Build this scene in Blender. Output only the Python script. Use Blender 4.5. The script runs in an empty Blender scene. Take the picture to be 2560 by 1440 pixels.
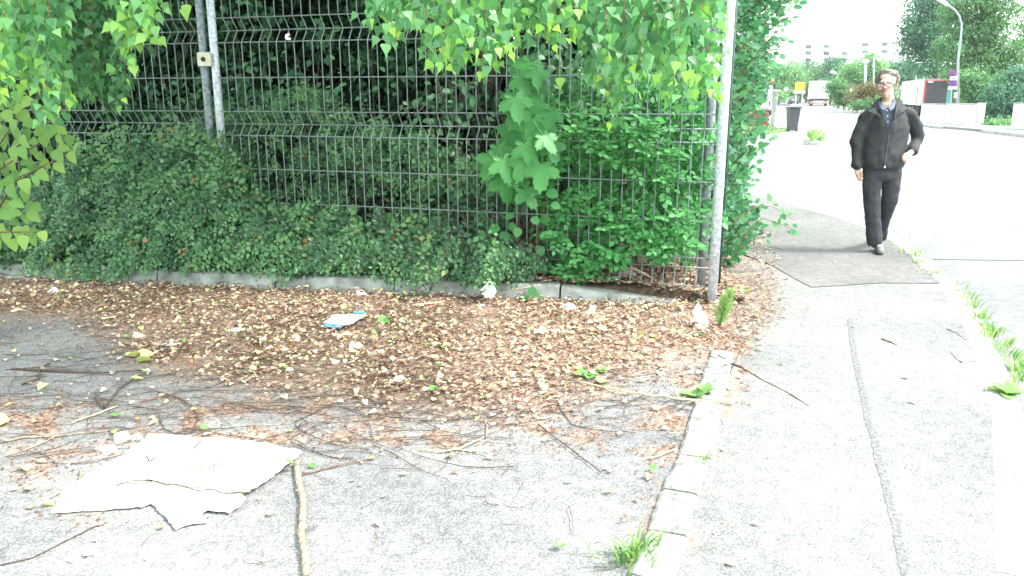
import bpy, bmesh, math, random
import numpy as np
from mathutils import Vector, Matrix, noise
from mathutils.geometry import delaunay_2d_cdt
random.seed(7); RNG = np.random.default_rng(7)
S = bpy.context.scene; COL = S.collection
R = math.radians
# ---------------------------------------------------------------- camera
CAM_H = 1.52; PITCH = R(13.5); F = 2010.0
cam = bpy.data.cameras.new('camera'); cam.sensor_width = 36; cam.lens = 36 * F / 2560
cam.clip_end = 3000; cam.clip_start = 0.05
co = bpy.data.objects.new('camera', cam); COL.objects.link(co)
co.location = (0, 0, CAM_H); co.rotation_euler = (R(90) - PITCH, 0, 0); S.camera = co
# ---------------------------------------------------------------- light
SUN_EL, SUN_AZ = R(52), R(98)         # azimuth from +Y towards +X
w = bpy.data.worlds.new('World'); S.world = w; w.use_nodes = True
nt = w.node_tree; bg = nt.nodes['Background']
sky = nt.nodes.new('ShaderNodeTexSky'); sky.sky_type = 'NISHITA'; sky.sun_disc = False
sky.sun_elevation = SUN_EL; sky.sun_rotation = SUN_AZ; sky.dust_density = 4; sky.air_density = 1.2
mx = nt.nodes.new('ShaderNodeMixRGB'); mx.inputs[0].default_value = 0.72
mx.inputs[2].default_value = (8.9, 9.9, 9.6, 1)      # thin white cloud over the blue
nt.links.new(sky.outputs[0], mx.inputs[1]); nt.links.new(mx.outputs[0], bg.inputs[0])
bg.inputs[1].default_value = 0.12
sl = bpy.data.lights.new('sun', 'SUN'); sl.energy = 2.0; sl.angle = R(12); sl.color = (1, .96, .9)
so = bpy.data.objects.new('sun', sl); COL.objects.link(so)
sd = Vector((math.sin(SUN_AZ) * math.cos(SUN_EL), math.cos(SUN_AZ) * math.cos(SUN_EL), math.sin(SUN_EL)))
so.rotation_euler = sd.to_track_quat('Z', 'Y').to_euler(); so.location = sd * 30
S.view_settings.view_transform = 'Standard'; S.view_settings.look = 'None'
S.view_settings.exposure = 2.15; S.view_settings.gamma = 1; S.view_settings.use_curve_mapping = False
# ---------------------------------------------------------------- picture -> place
cp, sp = math.cos(PITCH), math.sin(PITCH)
def ray(px, py):
    X = (px - 1280) / F; D = (py - 720) / F
    return Vector((X, cp - D * sp, -(sp + D * cp)))
def G(px, py, z=0.0):
    r = ray(px, py); t = (z - CAM_H) / r.z
    return Vector((r.x * t, r.y * t, z))
def P(px, py, Y):
    r = ray(px, py); t = Y / r.y
    return Vector((r.x * t, Y, CAM_H + r.z * t))
def PX(x, y, z):          # world -> photo pixel (numpy ok)
    dz = z - CAM_H
    zc = y * cp - dz * sp; yc = -(y * sp + dz * cp)
    return 1280 + F * x / zc, 720 + F * yc / zc
# ---------------------------------------------------------------- objects
def tag(o, label=None, cat=None, group=None, kind=None):
    if label: o['label'] = label
    if cat: o['category'] = cat
    if group: o['group'] = group
    if kind: o['kind'] = kind
    return o
def empty(name, loc=(0, 0, 0), label=None, cat=None, group=None, kind=None):
    o = bpy.data.objects.new(name, None); COL.objects.link(o); o.location = loc
    o.empty_display_size = .1
    return tag(o, label, cat, group, kind)
def link(name, me, mat, parent=None):
    o = bpy.data.objects.new(name, me); COL.objects.link(o)
    if mat is not None and not me.materials: me.materials.append(mat)
    if parent is not None:
        o.parent = parent
        o.matrix_parent_inverse = Matrix.Translation(-WL(parent))
    return o
def WL(o):
    l = Vector(o.location); 
    if o.parent: l = l + WL(o.parent) - WL(o.parent)
    return l
def mesh_from(name, verts, faces, smooth=False):
    me = bpy.data.meshes.new(name); me.from_pydata([tuple(v) for v in verts], [], faces); me.update()
    if smooth: me.polygons.foreach_set('use_smooth', [True] * len(me.polygons))
    return me
class MB:
    """collects shapes in world space, then links them as one mesh"""
    def __init__(s): s.v = []; s.f = []
    def add(s, vs, fs):
        n = len(s.v); s.v += [Vector(v) for v in vs]; s.f += [tuple(i + n for i in f) for f in fs]; return s
    def box(s, c, size, rz=0, bev=0):
        c = Vector(c); hx, hy, hz = [k / 2 for k in size]; m = Matrix.Rotation(rz, 3, 'Z')
        b = min(bev, hx * .9, hy * .9, hz * .9)
        if b <= 0:
            vs = [c + m @ Vector((x * hx, y * hy, z * hz)) for x in (-1, 1) for y in (-1, 1) for z in (-1, 1)]
            return s.add(vs, [(0, 1, 3, 2), (4, 6, 7, 5), (0, 4, 5, 1), (2, 3, 7, 6), (0, 2, 6, 4), (1, 5, 7, 3)])
        bm = bmesh.new(); bmesh.ops.create_cube(bm, size=1)
        for v in bm.verts: v.co = Vector((v.co.x * hx * 2, v.co.y * hy * 2, v.co.z * hz * 2))
        bmesh.ops.bevel(bm, geom=bm.edges[:], offset=b, segments=2, affect='EDGES', profile=.5)
        bm.verts.index_update()
        vs = [c + m @ v.co for v in bm.verts]; fs = [tuple(v.index for v in f.verts) for f in bm.faces]; bm.free()
        return s.add(vs, fs)
    def tube(s, pts, rad, n=6, cap=True):
        pts = [Vector(p) for p in pts]; k = len(pts)
        if not hasattr(rad, '__len__'): rad = [rad] * k
        base = len(s.v); up = None
        for i, p in enumerate(pts):
            t = (pts[min(i + 1, k - 1)] - pts[max(i - 1, 0)])
            t = t.normalized() if t.length > 1e-9 else Vector((0, 0, 1))
            if up is None: up = t.orthogonal().normalized()
            up = (up - t * up.dot(t)); up = up.normalized() if up.length > 1e-6 else t.orthogonal().normalized()
            sd_ = t.cross(up)
            for j in range(n):
                a = 2 * math.pi * j / n
                s.v.append(p + (up * math.cos(a) + sd_ * math.sin(a)) * rad[i])
        for i in range(k - 1):
            for j in range(n):
                a = base + i * n + j; b = base + i * n + (j + 1) % n
                s.f.append((a, b, b + n, a + n))
        if cap:
            s.f.append(tuple(base + j for j in reversed(range(n)))); s.f.append(tuple(base + (k - 1) * n + j for j in range(n)))
        return s
    def build(s, name, mat, parent=None, smooth=False):
        if parent is None:                                   # top level: origin at the base
            xs = [v.x for v in s.v]; ys = [v.y for v in s.v]; zs = [v.z for v in s.v]
            o_ = Vector(((min(xs) + max(xs)) / 2, (min(ys) + max(ys)) / 2, min(zs)))
        else: o_ = Vector(parent_world(parent))
        me = mesh_from(name, [v - o_ for v in s.v], s.f, smooth)
        ob = bpy.data.objects.new(name, me); COL.objects.link(ob)
        if mat is not None: me.materials.append(mat)
        if parent is None: ob.location = o_
        else: ob.parent = parent
        return ob
def parent_world(p):
    l = Vector(p.location)
    while p.parent is not None: p = p.parent; l += Vector(p.location)
    return l
# ---------------------------------------------------------------- materials
def newmat(name):
    m = bpy.data.materials.new(name); m.use_nodes = True
    return m, m.node_tree, m.node_tree.nodes['Principled BSDF']
def N(nt_, t, **kw):
    n = nt_.nodes.new('ShaderNode' + t)
    for k, v in kw.items():
        if k.startswith('i_'): n.inputs[int(k[2:]) if k[2:].isdigit() else k[2:]].default_value = v
        else: setattr(n, k, v)
    return n
def ramp(nt_, stops, fac):
    r = N(nt_, 'ValToRGB'); e = r.color_ramp.elements
    while len(e) < len(stops): e.new(.5)
    for el, (p, c) in zip(e, stops): el.position = p; el.color = (*c, 1)
    nt_.links.new(fac, r.inputs[0]); return r.outputs[0]
def basic(name, col, rough=.6, metal=0, var=.12, scale=12, bump=0, bscale=60, spec=.4):
    m, t, b = newmat(name)
    tc = N(t, 'TexCoord'); nz = N(t, 'TexNoise'); nz.inputs['Scale'].default_value = scale; nz.inputs['Detail'].default_value = 5
    t.links.new(tc.outputs['Object'], nz.inputs['Vector'])
    lo = tuple(c * (1 - var * 1.6) for c in col); hi = tuple(min(1, c * (1 + var * 1.6)) for c in col)
    t.links.new(ramp(t, [(.3, lo), (.7, hi)], nz.outputs[0]), b.inputs['Base Color'])
    b.inputs['Roughness'].default_value = rough; b.inputs['Metallic'].default_value = metal
    b.inputs['Specular IOR Level'].default_value = spec
    if bump:
        n2 = N(t, 'TexNoise'); n2.inputs['Scale'].default_value = bscale; n2.inputs['Detail'].default_value = 4
        t.links.new(tc.outputs['Object'], n2.inputs['Vector'])
        bp = N(t, 'Bump'); bp.inputs['Strength'].default_value = bump; bp.inputs['Distance'].default_value = .01
        t.links.new(n2.outputs[0], bp.inputs['Height']); t.links.new(bp.outputs[0], b.inputs['Normal'])
    return m
def leafmat(name, stops, trans=.35, rough=.55, tr_tint=(1.25, 1.3, .6), spec=.25):
    """tone attribute (0..1, fixed per leaf) picks the leaf's colour; thin leaves let light through"""
    m, t, b = newmat(name)
    at = N(t, 'Attribute', attribute_name='tone')
    c = ramp(t, stops, at.outputs['Fac'])
    t.links.new(c, b.inputs['Base Color']); b.inputs['Roughness'].default_value = rough
    b.inputs['Specular IOR Level'].default_value = spec
    tr = N(t, 'BsdfTranslucent'); mul = N(t, 'MixRGB', blend_type='MULTIPLY'); mul.inputs[0].default_value = 1
    mul.inputs[2].default_value = (*tr_tint, 1)
    t.links.new(c, mul.inputs[1]); t.links.new(mul.outputs[0], tr.inputs[0])
    ms = N(t, 'MixShader'); ms.inputs[0].default_value = trans
    t.links.new(b.outputs[0], ms.inputs[1]); t.links.new(tr.outputs[0], ms.inputs[2])
    t.links.new(ms.outputs[0], t.nodes['Material Output'].inputs[0])
    return m
def asphalt(name, dark, light, chip, mott=1.0, dirt=(.26, .19, .15)):
    m, t, b = newmat(name)
    tc = N(t, 'TexCoord'); O = tc.outputs['Object']
    v = N(t, 'TexVoronoi'); v.inputs['Scale'].default_value = 140; v.feature = 'F1'; t.links.new(O, v.inputs['Vector'])
    chipc = ramp(t, [(.0, dark), (.45, light), (.8, chip), (1, tuple(min(1, c * 1.25) for c in chip))], v.outputs['Color'])
    edge = ramp(t, [(.25, (1, 1, 1)), (.6, (.72, .72, .72))], v.outputs['Distance'])
    m0 = N(t, 'MixRGB', blend_type='MULTIPLY'); m0.inputs[0].default_value = .8
    t.links.new(chipc, m0.inputs[1]); t.links.new(edge, m0.inputs[2])
    n1 = N(t, 'TexNoise'); n1.inputs['Scale'].default_value = 1.1; n1.inputs['Detail'].default_value = 6; t.links.new(O, n1.inputs['Vector'])
    n3 = N(t, 'TexNoise'); n3.inputs['Scale'].default_value = 14; n3.inputs['Detail'].default_value = 4; t.links.new(O, n3.inputs['Vector'])
    big = ramp(t, [(.34, (1 - .30 * mott, 1 - .29 * mott, 1 - .26 * mott)), (.52, (.98, .98, .98)), (.68, (1 + .25 * mott, 1 + .24 * mott, 1 + .22 * mott))], n1.outputs[0])
    m1 = N(t, 'MixRGB', blend_type='MULTIPLY'); m1.inputs[0].default_value = 1
    t.links.new(m0.outputs[0], m1.inputs[1]); t.links.new(big, m1.inputs[2])
    med = ramp(t, [(.35, (.85, .85, .85)), (.65, (1.1, 1.1, 1.1))], n3.outputs[0])
    m2 = N(t, 'MixRGB', blend_type='MULTIPLY'); m2.inputs[0].default_value = 1
    t.links.new(m1.outputs[0], m2.inputs[1]); t.links.new(med, m2.inputs[2])
    at = N(t, 'Attribute', attribute_name='dirt')
    n2 = N(t, 'TexNoise'); n2.inputs['Scale'].default_value = 38; n2.inputs['Detail'].default_value = 6; t.links.new(O, n2.inputs['Vector'])
    ma = N(t, 'Math', operation='MULTIPLY_ADD'); ma.inputs[1].default_value = 4.2; ma.inputs[2].default_value = -2.55
    t.links.new(n2.outputs[0], ma.inputs[0])
    mb = N(t, 'Math', operation='MULTIPLY_ADD', use_clamp=True); mb.inputs[1].default_value = 2.1
    t.links.new(at.outputs['Fac'], mb.inputs[0]); t.links.new(ma.outputs[0], mb.inputs[2])
    dc = ramp(t, [(.35, tuple(c * .55 for c in dirt)), (.65, tuple(c * 1.5 for c in dirt))], n2.outputs['Color'])
    m3 = N(t, 'MixRGB'); t.links.new(mb.outputs[0], m3.inputs[0]); t.links.new(m2.outputs[0], m3.inputs[1]); t.links.new(dc, m3.inputs[2])
    t.links.new(m3.outputs[0], b.inputs['Base Color']); b.inputs['Roughness'].default_value = .85
    b.inputs['Specular IOR Level'].default_value = .25
    bp = N(t, 'Bump'); bp.inputs['Strength'].default_value = .8; bp.inputs['Distance'].default_value = .004
    t.links.new(v.outputs['Distance'], bp.inputs['Height']); bp.invert = True
    t.links.new(bp.outputs[0], b.inputs['Normal'])
    return m
M = {}
M['yard'] = asphalt('yard asphalt', (.14, .143, .146), (.205, .207, .21), (.30, .295, .30))
M['pave'] = asphalt('pavement asphalt', (.135, .138, .138), (.205, .208, .206), (.285, .287, .284), .6)
M['patch'] = asphalt('newer asphalt', (.12, .118, .116), (.16, .158, .155), (.20, .198, .195), .6)
M['road'] = asphalt('road asphalt', (.14, .145, .155), (.185, .19, .20), (.235, .24, .25), .35)
M['tar'] = basic('tar', (.125, .125, .13), .8, var=.3, scale=60, bump=.5)
M['concrete'] = basic('weathered concrete', (.26, .275, .265), .9, var=.25, scale=9, bump=.6, bscale=90)
M['edge'] = basic('edging concrete', (.235, .24, .225), .9, var=.3, scale=25, bump=.8, bscale=120)
M['soil'] = basic('soil', (.075, .05, .032), .95, var=.5, scale=20, bump=.8, bscale=50)
M['galv'] = basic('galvanised steel', (.56, .62, .70), .38, .25, var=.2, scale=45, bump=.1)
M['galv_dull'] = basic('weathered galvanised steel', (.27, .31, .34), .55, .25, var=.3, scale=35, bump=.1)
M['wire'] = basic('fence wire', (.20, .24, .245), .5, .1, var=.2, scale=30)
M['green_paint'] = basic('dark green paint', (.015, .05, .04), .5, var=.2)
M['cream'] = basic('cream plate', (.62, .60, .50), .5, var=.08)
M['black'] = basic('black', (.012, .012, .014), .5)
M['paper'] = basic('white card', (.78, .77, .72), .85, var=.06, scale=7, bump=.35, bscale=40)
M['paper_w'] = basic('white paper', (.82, .82, .82), .8, var=.05, bump=.2)
M['bark'] = basic('stick bark', (.27, .215, .155), .85, var=.35, scale=40, bump=.6, bscale=80)
M['bark_d'] = basic('dark twig bark', (.075, .055, .045), .9, var=.3, scale=40, bump=.4)
M['bark_l'] = basic('pale peeled stick', (.42, .35, .24), .8, var=.2, scale=40)
M['bark_r'] = basic('reddish twig bark', (.17, .08, .06), .85, var=.25, scale=40)
M['trunk'] = basic('tree bark', (.10, .085, .07), .95, var=.35, scale=14, bump=.8)
M['white_paint'] = basic('white paint', (.78, .78, .77), .6, var=.05)
M['stone'] = basic('stone', (.30, .27, .24), .9, var=.25, scale=18, bump=.8)
# ---------------------------------------------------------------- leaves
T_SMALL = ([(0, 0, 0), (-.34, .45, .10), (.34, .45, .10), (0, 1, -.04), (0, .5, 0)], [(0, 4, 1), (1, 4, 3), (0, 2, 4), (2, 3, 4)])
T_TINY = ([(0, 0, 0), (-.33, .5, .06), (0, 1, 0), (.33, .5, .06)], [(0, 3, 2, 1)])
def outline_leaf(half, fold=.12, droop=.10, petiole=0):
    """half: (x, y) points from base to tip on the right side"""
    v = []; f = []
    ys = [p[1] for p in half]
    mids = [(0, y, -droop * y * y) for y in ys]
    n = len(half)
    v += mids
    v += [(x, y, fold * x - droop * y * y) for x, y in half]
    v += [(-x, y, fold * x - droop * y * y) for x, y in half]
    for i in range(n - 1):
        if half[i][0] < 1e-6: f += [(i, n + i + 1, i + 1), (i, i + 1, 2 * n + i + 1)]
        elif half[i + 1][0] < 1e-6: f += [(i, n + i, i + 1), (i, i + 1, 2 * n + i)]
        else: f += [(i, n + i, n + i + 1, i + 1), (i, i + 1, 2 * n + i + 1, 2 * n + i)]
    if petiole:
        k = len(v); w_ = .012
        v += [(-w_, 0, 0), (w_, 0, 0), (w_, -petiole, .06), (-w_, -petiole, .06)]; f.append((k, k + 1, k + 2, k + 3))
    return (v, f)
T_OVAL = outline_leaf([(0, 0), (.24, .18), (.33, .42), (.24, .72), (0, 1)], .2, .12)
T_BIRCH = outline_leaf([(.06, -.02), (.30, .0), (.43, .13), (.40, .25), (.345, .30), (.33, .42), (.255, .47), (.22, .60), (.14, .65), (.09, .82), (0, 1.08)], .10, .14, .35)
T_ROUND = outline_leaf([(.10, -.08), (.40, .02), (.50, .3), (.46, .55), (.28, .82), (0, .98)], .10, .10, .3)
T_HEART = outline_leaf([(.14, -.06), (.36, .02), (.42, .22), (.38, .45), (.22, .75), (0, 1.02)], .16, .16, .25)
T_WILLOW = outline_leaf([(0, 0), (.10, .3), (.11, .55), (0, 1)], .3, .2)
def maple():
    lobes = [(-118, .42), (-62, .78), (0, 1.0), (62, .78), (118, .42)]
    out = []
    for i, (a, r) in enumerate(lobes):
        a0 = R(a)
        def pt(off, rr): return (math.sin(a0 + R(off)) * rr, math.cos(a0 + R(off)) * rr)
        out += [pt(-23, r * .68), pt(-16, r * .74), pt(-15, r * .83), pt(-5, r * .84), pt(0, r), pt(5, r * .84), pt(15, r * .83), pt(16, r * .74), pt(23, r * .68)]
        if i < 4:
            a1 = R((a + lobes[i + 1][0]) / 2); rr = .40 if i in (0, 3) else .50
            out.append((math.sin(a1) * rr, math.cos(a1) * rr))
    v = [(0, 0, 0)] + [(x, y, -.12 * (x * x + y * y) + .03 * math.sin(7 * x)) for x, y in out]
    n = len(out); f = [(0, i + 2, i + 1) for i in range(n - 1)]
    k = len(v); v += [(-.012, 0, .001), (.012, 0, .001), (.012, -.8, .15), (-.012, -.8, .15)]; f.append((k, k + 1, k + 2, k + 3))
    return (v, f)
T_MAPLE = maple()
def curl(T, amt):
    v, f = T; return ([(x, y, z + amt * (4 * x * x + (y - .5) ** 2)) for x, y, z in v], f)
def unit(a):
    return a / np.maximum(np.linalg.norm(a, axis=1, keepdims=True), 1e-9)
def basis(d, n):
    d = unit(d); x = unit(np.cross(d, n)); z = np.cross(x, d)
    return np.stack([x, d, z], axis=2)            # columns
def leaf_mesh(name, T, pos, B, size, tone, mat, origin=(0, 0, 0)):
    tv = np.array(T[0], float); k = len(tv); n = len(pos)
    V = np.einsum('nij,kj->nki', B, tv) * np.asarray(size).reshape(-1, 1, 1) + (pos - np.asarray(origin))[:, None, :]
    me = bpy.data.meshes.new(name)
    fl = [len(f) for f in T[1]]; fi = np.concatenate([np.array(f) for f in T[1]])
    nf = len(fl)
    me.vertices.add(n * k); me.vertices.foreach_set('co', V.reshape(-1).astype(np.float32))
    loops = (fi[None, :] + (np.arange(n) * k)[:, None]).reshape(-1)
    me.loops.add(len(loops)); me.loops.foreach_set('vertex_index', loops.astype(np.int32))
    st = np.concatenate([[0], np.cumsum(fl)[:-1]]); L = sum(fl)
    starts = (st[None, :] + (np.arange(n) * L)[:, None]).reshape(-1)
    me.polygons.add(n * nf); me.polygons.foreach_set('loop_start', starts.astype(np.int32))
    me.polygons.foreach_set('loop_total', np.tile(fl, n).astype(np.int32))
    a = me.attributes.new('tone', 'FLOAT', 'POINT'); a.data.foreach_set('value', np.repeat(tone, k).astype(np.float32))
    me.update(calc_edges=True); me.materials.append(mat)
    return me
def put_leaves(parent, name, T, pos, B, size, tone, mat, singles=300, stuffname='foliage', near=None, label=None):
    """the leaves that show largest become parts of their own, all the others one part"""
    pos = np.asarray(pos); size = np.asarray(size); tone = np.asarray(tone)
    size = np.broadcast_to(size, (len(pos),)).copy()
    ow = np.array(parent_world(parent))
    px, py = PX(pos[:, 0], pos[:, 1], pos[:, 2])
    vis = (px > 0) & (px < 2560) & (py > 0) & (py < 1440) & (pos[:, 1] > .3)
    sc = np.where(vis, size / np.maximum(pos[:, 1], .3), 0) * (near if near is not None else 1)
    idx = np.argsort(-sc)[:singles]; idx = idx[sc[idx] > 0]
    rest = np.ones(len(pos), bool); rest[idx] = False
    protos = {}
    for i in idx:
        q = int(min(9, max(0, tone[i] * 10)))
        if q not in protos:
            protos[q] = leaf_mesh(name, T, np.zeros((1, 3)), np.eye(3)[None], np.ones(1), np.array([q / 10 + .05]), mat)
        o = bpy.data.objects.new(name, protos[q]); COL.objects.link(o); o.parent = parent
        m = Matrix(B[i].tolist()).to_4x4() @ Matrix.Scale(float(size[i]), 4)
        m.translation = Vector((pos[i] - ow).tolist()); o.matrix_basis = m
    if rest.any():
        me = leaf_mesh(stuffname, T, pos[rest], B[rest], size[rest], tone[rest], mat, ow)
        o = bpy.data.objects.new(stuffname, me); COL.objects.link(o); o.parent = parent; o['kind'] = 'stuff'
        return o
def rv(n, s=1.0): return RNG.normal(size=(n, 3)) * s
# ================================================================ GROUND
def seg_d(px, py, pts):
    d = np.full(np.shape(px), 1e9)
    for (x0, y0), (x1, y1) in zip(pts[:-1], pts[1:]):
        dx, dy = x1 - x0, y1 - y0; L2 = dx * dx + dy * dy
        t = np.clip(((px - x0) * dx + (py - y0) * dy) / L2, 0, 1)
        d = np.minimum(d, np.hypot(px - x0 - t * dx, py - y0 - t * dy))
    return d
def litter_density(px, py):
    """how thickly leaves lie, known where each spot of the yard is seen in the photo"""
    yt = np.interp(px, [0, 1700, 1780, 2000], [690, 750, 600, 560])
    yb = np.interp(px, [-400, 0, 230, 400, 700, 1000, 1300, 1450, 1600, 1750, 1850, 1930, 1990], [790, 800, 815, 885, 930, 985, 985, 930, 890, 865, 880, 790, 690])
    d = np.clip(1 - (py - yb + 30) / 120, 0, 1) * np.clip((py - yt) / 10 + .5, 0, 1)
    right = np.clip(1 - (px - np.interp(py, [560, 700, 800, 900], [1880, 1925, 1925, 1850])) / 45, 0, 1)
    d = d * np.where(px > 1820, right * .32, 1)
    d = d * (1 - .75 * np.clip((420 - px) / 260, 0, 1) * np.clip((py - 745) / 60, 0, 1))
    return d
def debris_density(px, py):
    d = .75 * np.clip(1 - np.abs(py - np.interp(px, [300, 700, 1000, 1300, 1600], [1040, 1010, 1030, 1010, 950])) / 85, 0, 1) * np.clip((1650 - px) / 150, 0, 1) * np.clip((px - 250) / 200, 0, 1)
    for x, y, rx, ry, a in [(1665, 1090, 75, 85, 1), (1400, 1075, 130, 45, .9), (1080, 1095, 220, 35, .8), (620, 1090, 200, 30, .8), (60, 1060, 140, 80, .8),
                            (480, 1060, 40, 50, .9), (230, 1110, 200, 60, .6), (1330, 1000, 200, 70, .7), (1700, 960, 90, 40, .6), (60, 960, 120, 20, .5), (850, 1080, 90, 30, .7),
                            (120, 1180, 120, 50, .5), (250, 1290, 140, 20, .5), (500, 1075, 200, 25, .6), (900, 950, 260, 60, .5), (1620, 1320, 60, 60, .8), (1710, 1300, 40, 60, .5)]:
        d = np.maximum(d, a * np.exp(-(((px - x) / rx) ** 2 + ((py - y) / ry) ** 2)))
    s = seg_d(px, py, [(1826, 560), (1832, 700), (1850, 880), (1835, 960), (1770, 1100), (1740, 1200), (1715, 1330), (1680, 1440)])
    d = np.maximum(d, .85 * np.exp(-(s / 30) ** 2))
    s = seg_d(px, py, [(1770, 880), (1740, 1000), (1665, 1200), (1630, 1360), (1600, 1440)])
    d = np.maximum(d, .55 * np.exp(-(s / 22) ** 2))
    pat = np.array([noise.noise(Vector((a * .013, b * .026, 4))) + .5 * noise.noise(Vector((a * .04, b * .08, 8))) for a, b in zip(np.ravel(px), np.ravel(py))]).reshape(np.shape(px))
    d = d * np.clip(.62 + pat * 1.5, .05, 1.15)
    d = np.maximum(d, np.where(px > 1815, 1.3, .95) * litter_density(px, py - 10))
    return d
def sheet(name, mat, inside, x0, x1, y0, y1, step, z, dirtf=None, warp=0, parent=None, label=None):
    xs = np.arange(x0, x1 + 1e-6, step); ys = np.arange(y0, y1 + 1e-6, step)
    X, Y = np.meshgrid(xs, ys); ok = inside(X, Y)
    idx = -np.ones(X.shape, int); use = np.zeros(X.shape, bool)
    cell = ok[:-1, :-1] & ok[1:, :-1] & ok[:-1, 1:] & ok[1:, 1:]
    use[:-1, :-1] |= cell; use[1:, :-1] |= cell; use[:-1, 1:] |= cell; use[1:, 1:] |= cell
    idx[use] = np.arange(use.sum())
    V = np.stack([X[use], Y[use], np.full(use.sum(), z)], 1)
    if warp: V[:, 2] += warp * (np.sin(V[:, 0] * 1.7 + 1) * np.cos(V[:, 1] * 1.3) + .4 * np.sin(V[:, 0] * 5.1 + V[:, 1] * 3.7))
    j, i = np.nonzero(cell)
    Fc = np.stack([idx[j, i], idx[j, i + 1], idx[j + 1, i + 1], idx[j + 1, i]], 1)
    me = bpy.data.meshes.new(name)
    me.vertices.add(len(V)); me.vertices.foreach_set('co', V.reshape(-1).astype(np.float32))
    me.loops.add(Fc.size); me.loops.foreach_set('vertex_index', Fc.reshape(-1).astype(np.int32))
    me.polygons.add(len(Fc)); me.polygons.foreach_set('loop_start', (np.arange(len(Fc)) * 4).astype(np.int32))
    me.polygons.foreach_set('loop_total', np.full(len(Fc), 4, np.int32))
    a = me.attributes.new('dirt', 'FLOAT', 'POINT')
    if dirtf is not None:
        px, py = PX(V[:, 0], V[:, 1], V[:, 2]); px = np.clip(px, -600, 3200); py = np.clip(py, 0, 2500)
        a.data.foreach_set('value', np.clip(dirtf(px, py), 0, 1).astype(np.float32))
    me.update(calc_edges=True); me.materials.append(mat)
    o = bpy.data.objects.new(name, me); COL.objects.link(o); o['kind'] = 'structure'
    return o
def poly_in(poly):
    pts = np.array([(p[0], p[1]) for p in poly])
    def f(X, Y):
        r = np.zeros(X.shape, bool); n = len(pts)
        for i in range(n):
            x0, y0 = pts[i]; x1, y1 = pts[(i + 1) % n]
            c = ((y0 > Y) != (y1 > Y)) & (X < (x1 - x0) * (Y - y0) / (y1 - y0 + 1e-12) + x0)
            r ^= c
        return r
    return f
def flat(name, poly, z, mat, kind='structure'):
    p = [(v[0], v[1]) for v in poly]
    vs, es, fs, *_ = delaunay_2d_cdt([Vector(q) for q in p], [], [list(range(len(p)))], 1, 1e-5)
    me = mesh_from(name, [(v.x, v.y, z) for v in vs], [tuple(f) for f in fs]); me.materials.append(mat)
    o = bpy.data.objects.new(name, me); COL.objects.link(o); o['kind'] = kind
    return o
M['far_ground'] = basic('dry ground', (.16, .17, .11), .95, var=.25, scale=.5)
gr = MB().add([(-900, -300, -.10), (900, -300, -.10), (900, 1500, -.10), (-900, 1500, -.10)], [(0, 1, 2, 3)]).build('ground', M['far_ground']); gr['kind'] = 'structure'
# road, one wide sheet at the level of the lowered kerb
road_poly = [G(2520, 1440), G(2520, 960), G(2440, 850), G(2340, 700), G(2215, 590), G(2105, 540), G(1835, 470), G(1800, 400), G(1835, 300), G(1870, 262), G(1945, 247),
             G(1965, 243), G(2020, 243), G(2072, 262), G(2150, 277), G(2303, 311), G(2560, 340), (60, 22), (40, -15), (5, -15)]
road = flat('road', road_poly, -.045, M['road'])
# yard (left) and pavement (right)
yard = sheet('yard_asphalt', M['yard'], lambda X, Y: np.ones(X.shape, bool), -9, 2.6, -2, 9.6, .035, 0, debris_density, .003)
kerb_in = [G(*p) for p in [(2490, 1440), (2490, 1200), (2482, 1040), (2458, 950), (2428, 862), (2392, 785), (2350, 712), (2290, 655), (2222, 600), (2165, 573), (2100, 548), (2010, 524), (1920, 499), (1835, 476)]]
pave_poly = [G(1650, 1560), G(1675, 1440), G(1800, 1000), G(1850, 880), G(1838, 760), G(1820, 640), G(1812, 500), (3.6, 12.6)] + kerb_in[::-1] + [G(2487, 1560)]
pave_poly = [(p[0], p[1]) for p in pave_poly]
patch_px = [(1815, 474), (1835, 477), (2100, 549), (2165, 574), (2222, 601), (2290, 656), (2350, 713), (2200, 712), (2028, 723), (1985, 700), (1930, 668), (1860, 640), (1815, 600)]
patch_poly = [G(*p) for p in patch_px]
def cdt_sheet(name, mat, poly, step, z, dirtf):
    rim = []
    for i in range(len(poly)):
        p, q = Vector(poly[i][:2]), Vector(poly[(i + 1) % len(poly)][:2]); k = max(1, int((q - p).length / (step * 1.5)))
        rim += [p.lerp(q, j / k) for j in range(k)]
    ins = poly_in(rim); xs = [p.x for p in rim]; ys = [p.y for p in rim]
    gx, gy = np.meshgrid(np.arange(min(xs), max(xs), step), np.arange(max(.8, min(ys)), max(ys), step)); gx = gx + RNG.uniform(-.2, .2, gx.shape) * step; ok = ins(gx, gy)
    vs, es, fs, *_ = delaunay_2d_cdt(rim + [Vector((u, v)) for u, v in zip(gx[ok], gy[ok])], [], [list(range(len(rim)))], 1, 1e-5)
    V = np.array([(v.x, v.y, z) for v in vs]); qx, qy = PX(V[:, 0], V[:, 1], V[:, 2])
    if name == 'pavement': V[:, 2] = np.where((qy < 900) & (qy > 500), np.minimum(z, .0035 + .0085 * np.clip((qx - 1845) / 70, 0, 1)), z)
    me = mesh_from(name, V.tolist(), [tuple(f) for f in fs])
    px, py = PX(V[:, 0], V[:, 1], V[:, 2]); at = me.attributes.new('dirt', 'FLOAT', 'POINT')
    at.data.foreach_set('value', np.clip(dirtf(np.clip(px, -600, 3200), np.clip(py, 0, 2500)), 0, 1).astype(np.float32)); me.materials.append(mat)
    o = bpy.data.objects.new(name, me); COL.objects.link(o); o['kind'] = 'structure'; return o
pave_dirt = lambda px, py: np.where(py < 700, 1, 1) * debris_density(px, py)
pavement = cdt_sheet('pavement', M['pave'], pave_poly, .055, .012, pave_dirt)
patch = cdt_sheet('pavement_patch', M['patch'], patch_poly, .055, .017, lambda px, py: litter_density(px, py) * .8)
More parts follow.
